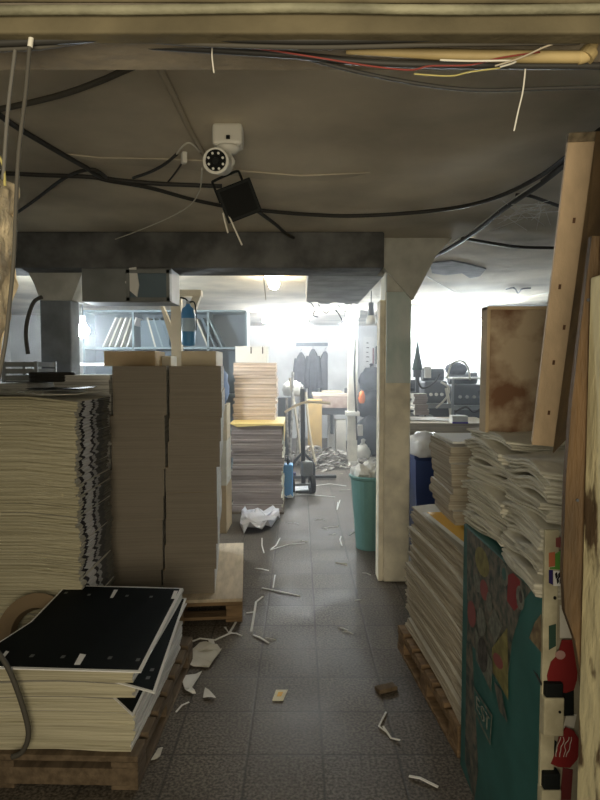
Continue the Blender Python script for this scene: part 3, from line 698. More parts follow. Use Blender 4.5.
loose_sheet('paper_sheet', [Vector((-1.62, 2.88, 1.412)), Vector((-1.12, 2.88, 1.412)), Vector((-1.08, 3.35, 1.412)), Vector((-1.7, 3.35, 1.412))], M_PAPER2, 'loose rumpled sheet on top of the tall cream stack', 'paper sheet', amp=0.02, cuts=3)
loose_sheet('plastic_wrap', [Vector((-1.42, 3.1, 1.43)), Vector((-1.15, 3.0, 1.43)), Vector((-1.1, 3.25, 1.43)), Vector((-1.38, 3.34, 1.43))], M_BLACKPL, 'torn black wrap on top of the tall cream stack', 'plastic wrap', amp=0.02, cuts=3)

# brown kraft stack: two columns
pallet('pallet with a pale board under the brown bundles', -0.80, 4.12, 0.80, 1.16, 0.125, R(5), M_WOOD, 8, 0.02)
for j, (x0, x1, nm) in enumerate(((-1.138, -0.812, 'farther from the aisle'), (-0.802, -0.484, 'next to the aisle'))):
    pile('book_bundle', 'book bundle', 'brown wrapped book bundle', f'of the brown column {nm}', (x0 + x1) / 2 - 0.085, 4.05 + 0.033 * j, 0.145, x1 - x0 - 0.006, 0.88, 1.41, 9, [P_BROWN, P_WHITE, M_CARD], nl=1, jit=0.0035, shift=0.005, round_=0.006, hvar=0.12, wob=0.004, rot=R(6), seed=10 + j, group='brown book bundles', lean=(0.05, 0))
# cartons on top
zt = 1.556
def carton(name, x0, y0, x1, y1, Y, d, m, label, cat='box', zb_=None, flaps=True, group=None):
    a, b = at(x0, y1, Y), at(x1, y0, Y)
    z_ = a.z if zb_ is None else zb_
    t = thing(name, label, cat, ((a.x + b.x) / 2, Y + d / 2, z_), 0, group)
    w, h = b.x - a.x, b.z - z_
    MB().bx((-w / 2, -d / 2, 0), (w / 2, d / 2, h * 0.985), 0.004).build('body', m, t)
    if flaps:
        MB().bx((-w / 2, -d / 2, h * 0.985), (w / 2, -0.002, h), 0).build('flap', m, t)
        MB().bx((-w / 2, 0.002, h * 0.985), (w / 2, d / 2, h), 0).build('flap', m, t)
    return t
carton('carton', 104, 351, 155, 365, 4.1, 0.3, M_CARD, 'flat tan carton on the brown bundles below the shelf', zb_=zt)
carton('carton', 181, 351, 216, 366, 4.05, 0.35, M_CREAM, 'cream carton on the brown bundles behind the post', zb_=zt)
carton('carton', 154, 356, 171, 366, 4.3, 0.2, M_PAPER2, 'small pale carton between the tan carton and the post', zb_=zt)

# cream post with bracket and blue extinguisher
p = at(177, 330, 4.75)
t = thing('support_post', 'cream timber post with slanted braces under the duct', 'post', (p.x, 4.75, 0))
MB().bx((-0.04, -0.04, 0), (0.04, 0.04, 2.13), 0.004).build('shaft', M_CREAM, t)
for s_ in (-1, 1):
    mb = MB(); mb.prism([Vector((s_ * 0.03, -0.035, 1.70)), Vector((s_ * 0.03, -0.035, 1.85)), Vector((s_ * 0.14, -0.035, 2.12)), Vector((s_ * 0.2 if s_ > 0 else s_ * .15, -0.035, 2.12))], (0, 0.07, 0)); mb.build('brace', M_CREAM, t)
MB().bx((-0.14, -0.05, 2.10), (0.20, 0.05, 2.15), 0.004).build('head_plate', M_CREAM, t)
p0 = at(188, 346, 4.6)
t = thing('extinguisher', 'blue gas cylinder hanging on the cream post', 'fire extinguisher', (p0.x, 4.62, p0.z))
MB().lathe([(0.03, 0), (0.05, 0.01), (0.053, 0.04), (0.053, 0.25), (0.045, 0.285), (0.02, 0.305), (0.016, 0.32)], n=24).build('cylinder', M_BLUEC, t, smooth=True)
MB().cyl((0, 0, 0.315), (0, 0, 0.345), 0.014, n=12).build('valve', M_METAL, t)
MB().tube([(0, 0, 0.34), (-0.02, 0, 0.36), (-0.06, 0.01, 0.37)], 0.006, 6).build('handle', M_BLACKPL, t)
MB().tube([(0.012, 0, 0.335), (0.05, -0.01, 0.33), (0.062, -0.01, 0.25), (0.06, -0.01, 0.12)], 0.006, 6).build('hose', M_BLACKPL, t)
tag(MB().lathe([(0.0538, 0.11), (0.0542, 0.111), (0.0542, 0.21), (0.0538, 0.211)], n=24).build('label_band', mat('pale_blue_label', (0.35, 0.45, 0.55), 0.5), t, smooth=True), 'pale printed label band')

# shelf rack along the left rear
YS = 7.4
a, b = at(84, 352, YS), at(246, 311, YS)
t = thing('shelf_rack', 'blue-grey metal shelf rack along the rear wall with leaning boards', 'shelf', ((a.x + b.x) / 2, YS + 0.2, 0))
w, z1, zs = b.x - a.x, b.z, at(100, 347, YS).z
for i, x in enumerate((-w / 2, at(133, 330, YS).x - (a.x + b.x) / 2, at(172, 330, YS).x - (a.x + b.x) / 2, at(208, 330, YS).x - (a.x + b.x) / 2, w / 2)):
    MB().bx((x - 0.012, -0.2, 0), (x + 0.012, 0.2, z1)).build('upright', M_SHELF, t)
for z_ in (0.3, 0.75, 1.2, zs - 0.012, z1):
    MB().bx((-w / 2, -0.2, z_ - 0.012), (w / 2, 0.2, z_ + 0.012)).build('shelf_board', M_SHELF, t)
MB().bx((-w / 2, 0.19, 0.3), (w / 2, 0.2, z1)).build('back_panel', mat('slate_back_panel', (0.17, 0.21, 0.24), 0.7), t)
def leaning(px0, pxt, label, m, th=0.02):
    pa, pb = at(px0, 345, YS + 0.1), at(pxt, 318, YS + 0.1)
    mb = MB(); mb.prism([Vector((pa.x, YS + 0.02, zs + 0.002)), Vector((pa.x + th, YS + 0.02, zs + 0.002)), Vector((pb.x + th, YS + 0.02, pb.z)), Vector((pb.x, YS + 0.02, pb.z))], (0, 0.3, 0))
    return tag(mb.build('leaning_board', m), label, 'board', 'boards leaning on the shelf rack')
for k in range(5): leaning(104 + k * 6, 117 + k * 5, f'white-edged slanted board, {("first", "second", "third", "fourth", "fifth")[k]} from the bulb on the shelf rack', (M_PAPER, M_PAPER2)[k % 2])
for k in range(3): leaning(186 - k * 7 - 16, 176 - k * 6 - 16, f'slate board slanting in the rack bay beside the post, {("first", "second", "third")[k]} out from the blue cylinder', (M_PANEL, M_SHELF, M_PAPER2)[k])
for k in range(3): leaning(222 - k * 7, 208 - k * 6, f'dark board slanting in the rack bay by the wall fan, {("first", "second", "third")[k]} out from the fan', (M_SHELF, M_PANEL, M_PAPER2)[k])
t = MB().bx((at(135, 0, YS).x, YS + 0.03, zs + 0.001), (at(165, 0, YS).x, YS + 0.17, at(0, 320, YS).z), 0.005).build('slate_case', M_PANEL)
tag(t, 'closed slate-blue case filling a bay of the shelf rack', 'case')
# table with paper below shelf (pale horizontal edge)
t = thing('work_table', 'pale long table below the leaning boards', 'table', (-2.0, 6.6, 0))
zt_ = at(100, 363, 6.3).z
MB().bx((-0.85, -0.3, zt_ - 0.03), (0.9, 0.3, zt_), 0.004).build('table_top', M_WHITEPL, t)
for sx in (-0.8, 0.85):
    for sy in (-0.26, 0.26): MB().box((sx, sy, (zt_ - 0.03) / 2), (0.05, 0.05, zt_ - 0.03)).build('leg', M_METAL, t)
# wall fan
p = at(224, 331, 10.3)
t = thing('wall_fan', 'dark round wall fan above the blue bag', 'fan', p)
mb = MB()
for r_ in (0.08, 0.15, 0.22, 0.28):
    mb.tube([Vector((cos(k * pi / 12) * r_, -0.17 + 0.05 * (r_ / 0.28) ** 2, sin(k * pi / 12) * r_)) for k in range(25)], 0.008, 5, 1, False)
for k in range(16):
    an = k * pi / 8; mb.tube([(0, -0.18, 0), (cos(an) * 0.28, -0.12, sin(an) * 0.28)], 0.005, 4, smooth=False)
mb.build('grille', M_DKMETAL, t)
for k in range(3):
    mb = MB(); an = k * 2 * pi / 3
    mb.prism([Vector((cos(an + d_) * r_, -0.1 + dy, sin(an + d_) * r_)) for (d_, r_, dy) in ((-0.3, 0.05, 0.02), (-0.55, 0.25, 0.03), (0.0, 0.26, 0), (0.5, 0.25, -0.03), (0.3, 0.05, -0.02))], (0, 0.006, 0)); mb.build('blade', M_PANEL, t)
MB().cyl((0, -0.12, 0), (0, 0.0, 0), 0.07, 0.05, 16).build('motor', M_DKMETAL, t)
MB().bx((-0.05, 0, -0.08), (0.05, 0.1, 0.08)).build('wall_bracket', M_DKMETAL, t)

# ------------------------------------------------------------------ grey stack with pink pile
pile('book_bundle', 'book bundle', 'grey-mauve bundle of books', 'of the stack under the yellow cover', -0.46, 6.72, 0.02, 0.54, 0.85, 0.93, 13, [P_GREY, P_YELLOW, M_PAPER2], nl=3, jit=0.006, seed=21, group='grey bundles under the yellow cover')
t = MB().bx((-0.76, 6.25, 0), (-0.17, 7.2, 0.02)).build('base_board', M_WOODG); tag(t, 'thin wooden board under the far grey stack', 'board')
zt = 0.95
t = thing('cover_sheet', 'pale yellow cover sheet draped over the far grey stack', 'cover sheet', (-0.46, 6.72, zt))
MB().bx((-0.285, -0.44, 0), (0.285, 0.44, 0.006)).build('top_face', M_YCOVER2, t)
mb = MB(); mb.prism([Vector(p) for p in ((-0.27, -0.445, 0.003), (0.285, -0.445, 0.003), (0.285, -0.445, -0.02), (0.1, -0.445, -0.012), (-0.2, -0.445, -0.03))], (0, 0.004, 0)); mb.build('front_fold', M_YCOVER2, t)
mb = MB(); mb.prism([Vector(p) for p in ((0.285, -0.44, 0.003), (0.285, 0.2, 0.003), (0.29, 0.1, -0.12), (0.29, -0.3, -0.2), (0.29, -0.44, -0.1))], (0.004, 0, 0)); mb.build('side_fold', M_YCOVER2, t)
pile('paper_bundle', 'paper bundle', 'pale pink bundle of folded sheets', 'on the yellow cover', -0.505, 6.92, zt + 0.007, 0.47, 0.42, 0.64, 6, [P_PINK, P_PINK, M_PAPER2], nl=3, jit=0.008, seed=22, shift=0.012, group='pink bundles on the yellow cover', round_=0.01)
t = thing('white_box', 'white box with two dark slots on the pink bundles', 'box', (-0.535, 6.92, zt + 0.65))
MB().bx((-0.19, -0.17, 0), (0.17, 0.17, 0.175), 0.005).build('body', M_PAPER, t)
for x in (-0.02, 0.11): MB().bx((x, -0.174, 0.1), (x + 0.012, -0.168, 0.175)).build('slot', M_BLACKPL, t)
MB().bx((-0.195, -0.175, 0.172), (0.175, 0.175, 0.182), 0.003).build('lid', M_PAPER, t)
# cartons behind brown stack with blue bag
p = at(228, 400, 5.9)
z_ = 0
for k, (h, m, lb) in enumerate(((0.45, M_CARD, 'tan carton at the bottom of the small column by the aisle'), (0.42, M_PAPER2, 'pale carton in the middle of the small column by the aisle'), (0.33, M_CREAM, 'cream carton holding up the blue bag'))):
    t = thing('carton', lb, 'box', (-0.83, 5.7, z_), 0.03 * (k - 1), 'cartons under the blue bag')
    MB().bx((-0.13, -0.18, 0), (0.15, 0.18, h - 0.006), 0.004).build('body', m, t)
    MB().bx((-0.13, -0.18, h - 0.006), (0.15, -0.003, h)).build('flap', m, t); MB().bx((-0.13, 0.003, h - 0.006), (0.15, 0.18, h)).build('flap', m, t)
    z_ += h
def lump(c, d, seed, amp=0.12, fr=3.0, n=3):
    mb = MB(); bmesh.ops.create_icosphere(mb.bm, subdivisions=n, radius=1)
    for v in mb.bm.verts:
        k = 1 + amp * noise.noise(v.co * fr + Vector((seed * 3.1, seed, 0))) * 2
        v.co = Vector((v.co.x * k * d[0], v.co.y * k * d[1], max(v.co.z * k, -0.75) * d[2])) + Vector(c)
    return mb
def bag(name, c, d, m, label, seed, cat='bag', knot=True):
    t = thing(name, label, cat, c)
    lump((0, 0, d[2] * 0.75), d, seed).build('body', m, t, smooth=True)
    if knot: MB().lathe([(0.05, 0), (0.025, 0.04), (0.04, 0.08), (0.015, 0.1)], (0, 0, d[2] * 1.65), 12, 0.2).build('knot', m, t, smooth=True)
    return t
bag('plastic_bag', (-0.8, 5.7, 1.2), (0.12, 0.14, 0.22), M_BLUEBAG, 'blue plastic bag on the small carton column by the aisle', 3)

# ------------------------------------------------------------------ hand truck and jug
p = at(301, 486, 7.25)
t = thing('hand_truck', 'dark hand truck with black wheels parked in the aisle', 'hand truck', (p.x, 7.3, 0), R(12))
for s_ in (-1, 1):
    w_ = MB(); w_.cyl((s_ * 0.13 - 0.025, -0.04, 0.115), (s_ * 0.13 + 0.025, -0.04, 0.115), 0.112, n=24); ww = w_.build('wheel', M_RUBBER, t)
    MB().cyl((s_ * 0.13 - 0.03, -0.04, 0.115), (s_ * 0.13 + 0.03, -0.04, 0.115), 0.045, n=16).build('hub', M_METAL, ww)
bmx = MB(); bmx.tube([(0.03, 0.0, 0.12), (0.03, 0.02, 0.6), (0.03, 0.06, 1.28)], 0.028, 8); bmx.build('upright', M_DKMETAL, t)
MB().tube([(-0.10, 0.0, 0.12), (-0.10, 0.01, 0.35), (0.03, 0.03, 0.5)], 0.016, 8).build('side_strut', M_DKMETAL, t)
MB().tube([(0.16, 0.0, 0.12), (0.16, 0.01, 0.35), (0.03, 0.03, 0.5)], 0.016, 8).build('side_strut', M_DKMETAL, t)
MB().cyl((-0.14, -0.04, 0.115), (0.14, -0.04, 0.115), 0.016, n=10).build('axle', M_METAL, t)
MB().bx((-0.12, 0.0, 0.02), (0.16, 0.3, 0.035)).build('toe_plate', M_METAL, t)
MB().bx((0.0, -0.07, 0.22), (0.14, 0.06, 0.4), 0.02).build('gear_box', M_METAL, t)
tag(MB().tube([(-0.20, 0.0, 1.00), (-0.05, 0.03, 1.08), (0.1, 0.03, 1.12), (0.38, 0.05, 1.10)], 0.018, 6).build('handle_bar', M_CREAM, t), 'pale crossbar')
p = at(288, 487, 7.1)
t = thing('jerrycan', 'blue plastic jerrycan between the far grey stack and the hand truck', 'jerrycan', (p.x, 7.1, 0))
MB().bx((-0.06, -0.09, 0), (0.06, 0.09, 0.40), 0.018).build('body', M_BLUE, t)
MB().tube([(0.0, -0.06, 0.40), (0, -0.055, 0.47), (0, 0.03, 0.48), (0, 0.04, 0.40)], 0.011, 8).build('handle', M_BLACKPL, t)
MB().cyl((0, 0.07, 0.40), (0, 0.07, 0.435), 0.022, n=14).build('cap', M_BLACKPL, t)
t = thing('tool_rail', 'dark steel bar lying behind the jerrycan', 'steel bar', at(300, 456, 8.2)); t.location.z = 0.02
MB().box((0.15, 0, 0.02), (0.7, 0.08, 0.04), 0.1, 0.004).build('bar', M_DKMETAL, t); MB().box((-0.1, 0, 0.05), (0.08, 0.1, 0.06), 0.1, 0.004).build('clamp', M_NAVY, t)

# ------------------------------------------------------------------ far end
p = at(352, 464, 9.5)
t = thing('pole', 'thin white pole standing in the far aisle with a cable', 'pole', (p.x, 9.5, 0))
MB().bx((-0.075, -0.075, 0), (0.075, 0.075, H - 0.12), 0.01).build('shaft', mat('white_pole', (0.72, 0.69, 0.6), 0.7, var=0.15), t)
MB().bx((-0.1, -0.1, H - 0.12), (0.1, 0.1, H), 0.008).build('cap', M_WHITEPL, t)
MB().bx((-0.095, -0.095, 0), (0.095, 0.095, 0.06), 0.006).build('foot', M_WHITEPL, t)
MB().tube([(0.03, -0.085, 2.1), (0.02, -0.09, 1.5), (0.05, -0.09, 0.9), (0.07, -0.09, 0.4)], 0.014, 6).build('cable', M_CABLE, t)
MB().bx((-0.11, -0.11, 0.78), (0.11, 0.11, 0.85), 0.01).build('clamp', M_WHITEPL, t)
t = lump((0, 0, 0), (0.05, 0.05, 0.11), 4).build('orange_rag', M_ORANGE, smooth=True); t.location = at(358, 398, 9.3) + Vector((0.06, 0, 0)); tag(t, 'small orange rag tied to the white pole', 'rag')
# desk
t = thing('desk', 'worn brown workbench with dark legs at the far end of the aisle', 'desk', (0.60, 11.0, 0))
MB().bx((-0.38, -0.35, 1.03), (0.42, 0.35, 1.08), 0.004).build('desk_top', M_TABLE, t)
MB().bx((-0.36, -0.34, 0.82), (0.4, 0.34, 1.03), 0.004).build('apron', M_DESK, t)
MB().bx((-0.26, -0.33, 0.70), (0.4, 0.33, 0.82), 0.004).build('undershelf', M_DKMETAL, t)
for sx in (-0.24, 0.36):
    for sy in (-0.3, 0.3): MB().bx((sx - 0.03, sy - 0.03, 0), (sx + 0.03, sy + 0.03, 0.72)).build('leg', M_DKMETAL, t)
MB().bx((-0.05, -0.3, 0.35), (-0.0, 0.3, 0.72)).build('divider', M_DKMETAL, t)
t = MB().bx((0.40, 10.8, 1.085), (0.75, 11.1, 1.12), 0.004).build('wood_block', M_PLY); tag(t, 'flat pale board lying on the worn workbench', 'board')
t = MB().cyl((0.85, 10.85, 1.08), (0.85, 10.85, 1.17), 0.05, n=16).build('tin_can', M_DKMETAL); tag(t, 'small dark tin on the worn workbench', 'tin')
carton('carton', 308, 400, 322, 436, 10.3, 0.3, M_CARDY, 'tall yellow-brown carton beside the worn workbench', zb_=0.0)
carton('carton', 336, 420, 346, 436, 10.7, 0.25, M_PAPER2, 'pale carton under the worn workbench', zb_=0.0)
carton('carton', 328, 408, 335, 425, 10.9, 0.2, M_PAPER, 'white carton tucked behind the workbench legs', zb_=0.0)
carton('carton', 278, 398, 291, 440, 9.6, 0.4, M_DKMETAL, 'dark tall case behind the far grey stack', 'case', zb_=0.0)
# coats on a rail against a panel
t = thing('door_panel', 'white door leaf standing against the back wall near the coats', 'door', at(338, 390, 12.6)); t.location.z = 0
d0, d1 = at(328, 318, 12.6), at(350, 390, 12.6)
MB().bx((d0.x - t.location.x, -0.03, 0.0), (d1.x - t.location.x, 0.03, 2.2), 0.006).build('leaf', M_WALL, t)
MB().cyl((d0.x - t.location.x + 0.05, -0.07, 1.05), (d0.x - t.location.x + 0.05, -0.03, 1.05), 0.025, n=12).build('knob', M_METAL, t)
def coat(px, Y, w, z0_, z1_, label, seed, m=M_CLOTH):
    t = thing('coat', label, 'coat', (at(px, 370, Y).x, Y, z0_))
    h = z1_ - z0_; mb = MB(); rings = []
    rr = random.Random(seed)
    for (k, f) in ((0, 0.95), (0.25, 1.0), (0.55, 0.95), (0.78, 1.0), (0.9, 0.75), (1.0, 0.25)):
        rings.append([mb.bm.verts.new(Vector((cos(a * pi / 12) * w / 2 * f * (1 + 0.12 * sin(a * 3 + seed)), sin(a * pi / 12) * 0.13 * f * (1 + 0.25 * sin(a * 2.5 + seed)), h * k))) for a in range(24)])
    for a, b in zip(rings, rings[1:]):
        for k in range(24): mb.bm.faces.new((a[k], a[(k + 1) % 24], b[(k + 1) % 24], b[k]))
    mb.bm.faces.new(rings[0][::-1]); mb.bm.faces.new(rings[-1]); mb.build('cloth', m, t, smooth=True)
    for s_ in (-1, 1): MB().tube([(s_ * w * 0.4, -0.02, h * 0.85), (s_ * w * 0.55, -0.05, h * 0.5), (s_ * w * 0.5, -0.08, h * 0.2)], 0.06, 8).build('sleeve', m, t, smooth=True)
    MB().tube([(0, 0, h), (0, 0, h + 0.05), (0.03, 0, h + 0.08)], 0.006, 5).build('hanger_hook', M_METAL, t)
    return t
coat(301, 12.76, 0.2, 0.95, 1.86, 'dark coat hanging nearest the glaring tube lamp', 1)
coat(313, 12.68, 0.22, 0.9, 1.93, 'dark coat hanging in the middle of the coat rail', 5)
coat(325, 12.76, 0.2, 0.92, 1.88, 'dark coat hanging beside the white door leaf', 9, mat('grey_cloth', (0.08, 0.085, 0.1), 0.95))
t = thing('coat_rail', 'wall rail holding the dark coats at the back', 'coat rail', (at(313, 370, 12.8).x, 12.9, 0))
MB().bx((-0.36, 0.04, 2.0), (0.36, 0.10, 2.07), 0.004).build('backboard', M_PANEL, t)
for k in range(3): MB().tube([(-0.22 + k * 0.22, 0.04, 2.03), (-0.22 + k * 0.22, -0.06, 2.03), (-0.22 + k * 0.22, -0.08, 2.06)], 0.01, 6).build('hook', M_METAL, t)
# wooden frames leaning by the hand truck
rr = random.Random(12)
LB = ('leaning pale lath with a curled top behind the hand truck', 'leaning dusty lath against the dark tall case', 'upright grey lath nearest the pink bundles', 'crossed pale lath before the yellow-brown carton', 'short grey lath standing behind the jerrycan')
for k in range(5):
    x0, x1 = (296, 302, 289, 316, 293)[k], (302, 290, 293, 306, 287)[k]
    a, b = at(x0, 436, 9.3), at(x1, (386, 378, 372, 392, 398)[k], 9.45); a.z = 0.015
    tag(MB().tube([a, (a + b) / 2 + Vector((rr.uniform(-.04, .04), 0, 0)), b], 0.022, 5).build('lath', (M_GREYDEB, M_CREAM)[k % 2]), LB[k], 'lath')
bag('cloth_bundle', (at(293, 385, 9.6).x, 9.62, 1.085), (0.17, 0.15, 0.14), M_WHITEPL, 'white cloth bundle on the dark tall case', 6, 'cloth bundle', False)
# debris heap: uncountable
mb = MB(); rr = random.Random(4)
for k in range(380):
    x = rr.gauss(0.05, 0.5); y = rr.gauss(0, 0.35); zz = max(0.02, 0.26 * math.exp(-(x * x * 2.2 + y * y * 4))) * rr.uniform(0.1, 1)
    a = Vector((x, y, zz)); an = rr.uniform(0, 6.28); L = rr.uniform(0.04, 0.2)
    mb.box(a, (L, rr.uniform(0.015, 0.07), rr.uniform(0.004, 0.02)), Matrix.Rotation(an, 4, 'Z') @ Matrix.Rotation(rr.uniform(-.5, .5), 4, 'Y'))
t = mb.build('paper_debris', M_GREYDEB); t.location = (at(312, 445, 10.2).x, 9.75, 0); tag(t, 'heap of grey offcut scraps before the worn workbench', 'debris', None, 'stuff')
mb = MB()
for k in range(160):
    x = rr.gauss(0, 0.35); y = rr.gauss(0, 0.5)
    mb.box((x, y, rr.uniform(0.008, 0.05)), (rr.uniform(0.04, 0.22), rr.uniform(0.01, 0.03), 0.004), Matrix.Rotation(rr.uniform(0, 6.28), 4, 'Z') @ Matrix.Rotation(rr.uniform(-.2, .2), 4, 'Y'))
t = mb.build('paper_debris', M_PAPER2); t.location = (0.9, 9.7, 0); tag(t, 'pale shredded trimmings strewn round the foot of the white pole', 'debris', None, 'stuff')
# right of the pole: dark bags
bag('rubbish_bag', (at(371, 430, 10.4).x, 10.5, 0), (0.27, 0.26, 0.42), M_BAG, 'big black bag standing on the floor beyond the white pole', 11)
bag('rubbish_bag', (at(370, 400, 10.5).x, 10.6, 0.66), (0.24, 0.24, 0.3), M_BAG, 'black bag in the middle of the pile beyond the white pole', 12)
bag('rubbish_bag', (at(372, 370, 10.6).x, 10.65, 1.12), (0.22, 0.22, 0.24), M_CLOTH, 'dark bag crowning the pile beyond the white pole', 13)
bag('plastic_bag', (at(363, 440, 9.9).x, 9.9, 0), (0.12, 0.12, 0.16), M_WHITEPL, 'small white bag on the floor beside the white pole', 14)
carton('canister', 358, 425, 363, 436, 9.8, 0.1, M_WHITEPL, 'narrow white canister leaning behind the white pole', 'canister', flaps=False)
# notice on the back wall
n0, n1 = at(363, 366, 12.96), at(374, 337, 12.96)
t = thing('notice_board', 'white notice sheet on the back wall above the black bags', 'notice', ((n0.x + n1.x) / 2, 12.97, n0.z))
w = n1.x - n0.x; h = n1.z - n0.z
MB().bx((-w / 2, 0, 0), (w / 2, 0.03, h), 0.003).build('sheet', M_PAPER, t)
for k in range(5): MB().bx((-w * 0.2, -0.004, h * (0.14 + k * 0.16)), (w * (0.0 + 0.05 * (k % 2)), 0, h * (0.17 + k * 0.16))).build('dark_mark', M_DKPRINT, t)
tag(MB().bx((w * 0.38, -0.02, h * 0.0), (w * 0.5, 0, h * 0.62), 0.003).build('red_strip', M_PINKRED, t), 'red strip')
g0 = at(376, 364, 12.9); t = MB().bx((g0.x, 12.93, g0.z), (g0.x + 0.07, 13.0, at(376, 346, 12.9).z), 0.004).build('green_strip', M_GREENDK); tag(t, 'dark green strip on the back wall beside the notice', 'strip')

# ------------------------------------------------------------------ teal bin by the column
p = on_z(374, 553)
t = thing('bin', 'teal plastic bin full of paper scraps beside the column', 'bin', (0.60, 5.08, 0))
MB().lathe([(0.10, 0), (0.118, 0.005), (0.165, 0.60), (0.175, 0.61), (0.175, 0.635), (0.158, 0.635), (0.15, 0.58), (0.02, 0.56)], n=28).build('body', M_BINTEAL, t, smooth=False)
MB().tube([Vector((cos(k * pi / 14) * 0.175, sin(k * pi / 14) * 0.175, 0.628)) for k in range(29)], 0.009, 6, 1, False).build('rim', M_BINTEAL, t)
def crumple(c, r, seed, m, label, cat='crumpled paper', group=None, flat=1.0):
    mb = MB(); bmesh.ops.create_icosphere(mb.bm, subdivisions=2, radius=1); rr = random.Random(seed)
    for v in mb.bm.verts:
        k = rr.uniform(0.6, 1.15); v.co = Vector((v.co.x * r * k, v.co.y * r * k, (max(v.co.z * k, -0.7) + 0.7) * r * flat)) + Vector(c)
    return tag(mb.build('crumpled_paper', m), label, cat, group)
for k, (dx, dy) in enumerate(((-0.07, -0.06), (0.06, -0.05), (-0.02, 0.07), (0.0, -0.01), (-0.1, 0.02))):
    crumple((0.60 + dx, 5.08 + dy, 0.60 + (k == 3) * 0.05), 0.075, 30 + k, M_PAPER, f'crumpled white paper in the teal bin, {("at its front lip", "beside the column", "toward its back", "heaped highest in its middle", "on its aisle side")[k]}', group='crumpled papers in the teal bin')

# ------------------------------------------------------------------ right: pallet of bent books
RX = R(5.2)
pallet('brown pallet under the slanting pile of bent books', 0.83, 2.79, 0.50, 0.94, 0.13, RX, M_WOOD, 6)
bendB = lambda u, v: 0.028 * math.exp(-((v + 0.5) * 5)) * -1 + 0.012 * sin((u + .5) * 4)
pile('book_bundle', 'book bundle', 'bent bundle of unbound books', 'of the pile on the brown pallet', 0.808, 2.74, 0.155, 0.40, 0.86, 0.655, 13, [P_BOOK, P_BOOK, M_PAPER2], nl=4, jit=0.008, shift=0.012, rot=RX, bend=bendB, seed=31, group='bent book bundles on the brown pallet', round_=0.012, lean=(0.02, 0.0))
t = thing('cover_sheet', 'orange-yellow printed cover on the pile of bent books', 'cover sheet', (0.815, 2.64, 0.832), RX)
MB().bx((-0.185, -0.29, 0), (0.19, 0.30, 0.004)).build('paper', M_PAPER, t)
MB().bx((-0.165, -0.27, 0.004), (0.17, 0.29, 0.0055)).build('yellow_print', M_YCOVER, t)
pile('book_bundle', 'book bundle', 'small curled book bundle', 'of the short pile on the orange-yellow cover', 0.805, 2.87, 0.841, 0.26, 0.38, 0.36, 5, [P_BOOK, P_BOOK, M_PAPER], nl=2, jit=0.006, shift=0.02, rot=R(1), bend=lambda u, v: -0.014 * math.exp(-((v + 0.5) * 5)), seed=33, group='small bundles on the orange-yellow cover', round_=0.02)
t = MB().box((0.805, 2.87, 1.209), (0.24, 0.36, 0.01), R(1)).build('paper_sheet', M_PAPER); tag(t, 'white sheet topping the short pile of curled books', 'paper sheet')

# ------------------------------------------------------------------ teal cabinet with stickers
CX, CY0, CY1, CZ = 0.625, 1.52, 2.26, 0.955
cab = thing('cabinet', 'teal cabinet plastered with old stickers beside the door jamb', 'cabinet', (0, 0, 0))
MB().bx((CX, CY0, 0.0), (CX + 0.5, CY1, CZ), 0.004).build('body', M_TEAL, cab)
MB().bx((CX, CY0 - 0.006, 0.02), (CX + 0.5, CY0, CZ - 0.004), 0.002).build('front_panel', mat('grey_cream_front', (0.36, 0.33, 0.24), 0.7, var=0.25, scale=12), cab)
LAYER = [0]
def sticker(pts, m, name='sticker', label=None, mirror=False):
    LAYER[0] += 1
    x = CX - 0.0008 - 0.0006 * LAYER[0] * 0.35
    mb = MB(); mb.prism([on_x(px, py, x) for px, py in pts], (0.0007, 0, 0))
    o = mb.build(name, m, cab)
    if label: o['label'] = label
    return o
def ell(cx, cy, rx, ry, slope=0.9, n=18): return [(cx + rx * cos(2 * pi * k / n), cy + ry * sin(2 * pi * k / n) + slope * rx * cos(2 * pi * k / n)) for k in range(n)]
sticker([(467, 528), (505, 562.5), (531, 590), (524, 600), (512, 640), (506, 690), (494, 676), (478, 652), (467, 640)], M_COLLAGE, label='faded collage poster')
sticker([(466.5, 640), (472, 646), (474, 690), (478, 770), (474, 800), (465, 760)], M_COLLAGE, label='torn strip of patterned print')
sticker(ell(482, 562, 7, 14), M_OLIVE, label='olive-yellow patch')
sticker(ell(477, 583, 3.5, 9), M_LEAF, label='pale oval sticker')
sticker(ell(504, 575, 4, 11), M_LEAF, label='pale oval sticker'); sticker(ell(504, 574, 2, 6), M_TEAL, label='teal centre of the oval sticker')
sticker([(508, 575), (513, 573), (520, 581), (519, 606), (514, 611), (507, 601)], M_RED, label='red torn sticker')
sticker(ell(520, 598, 4, 12), M_LEAF, label='pale oval sticker'); sticker(ell(520.5, 597, 1.8, 6), M_DKPRINT, label='dark spot of the oval sticker')
sticker(ell(484, 590, 4, 10), M_PINKRED, label='faded red sticker'); sticker(ell(489, 602, 2.7, 10), M_LEAF, label='pale oval sticker')
sticker(ell(471.5, 614, 4, 13), M_PINKRED, label='faded red sticker')
sticker([(488, 623), (494, 608), (502, 626), (495, 644)], M_LEAF, label='pale diamond sticker')
sticker(ell(481, 622, 4.5, 14), M_LEAF, label='pale oval sticker')
sticker([(475, 628), (485, 648), (492, 662), (491, 692), (484, 676), (476, 660)], M_LEAF, label='pale panel with a dark leaf shape'); sticker(ell(482.5, 655, 5, 17), M_DKPRINT, label='dark leaf shape')
sticker([(492, 648), (507, 628), (508, 700), (493, 672)], M_OLIVE, label='olive panel'); sticker(ell(498, 661, 5, 7), M_PINKRED, label='faded red sticker')
sticker([(494, 682), (501, 690), (507, 722), (499, 710)], M_COLLAGE, label='torn patterned scrap')
sticker([(529, 638), (535, 622), (541, 614), (541, 652)], M_BROWNST, label='brown striped triangle sticker')
sticker([(533, 670), (537, 674), (542, 684), (541, 686)], M_DKPRINT, label='dark slit')
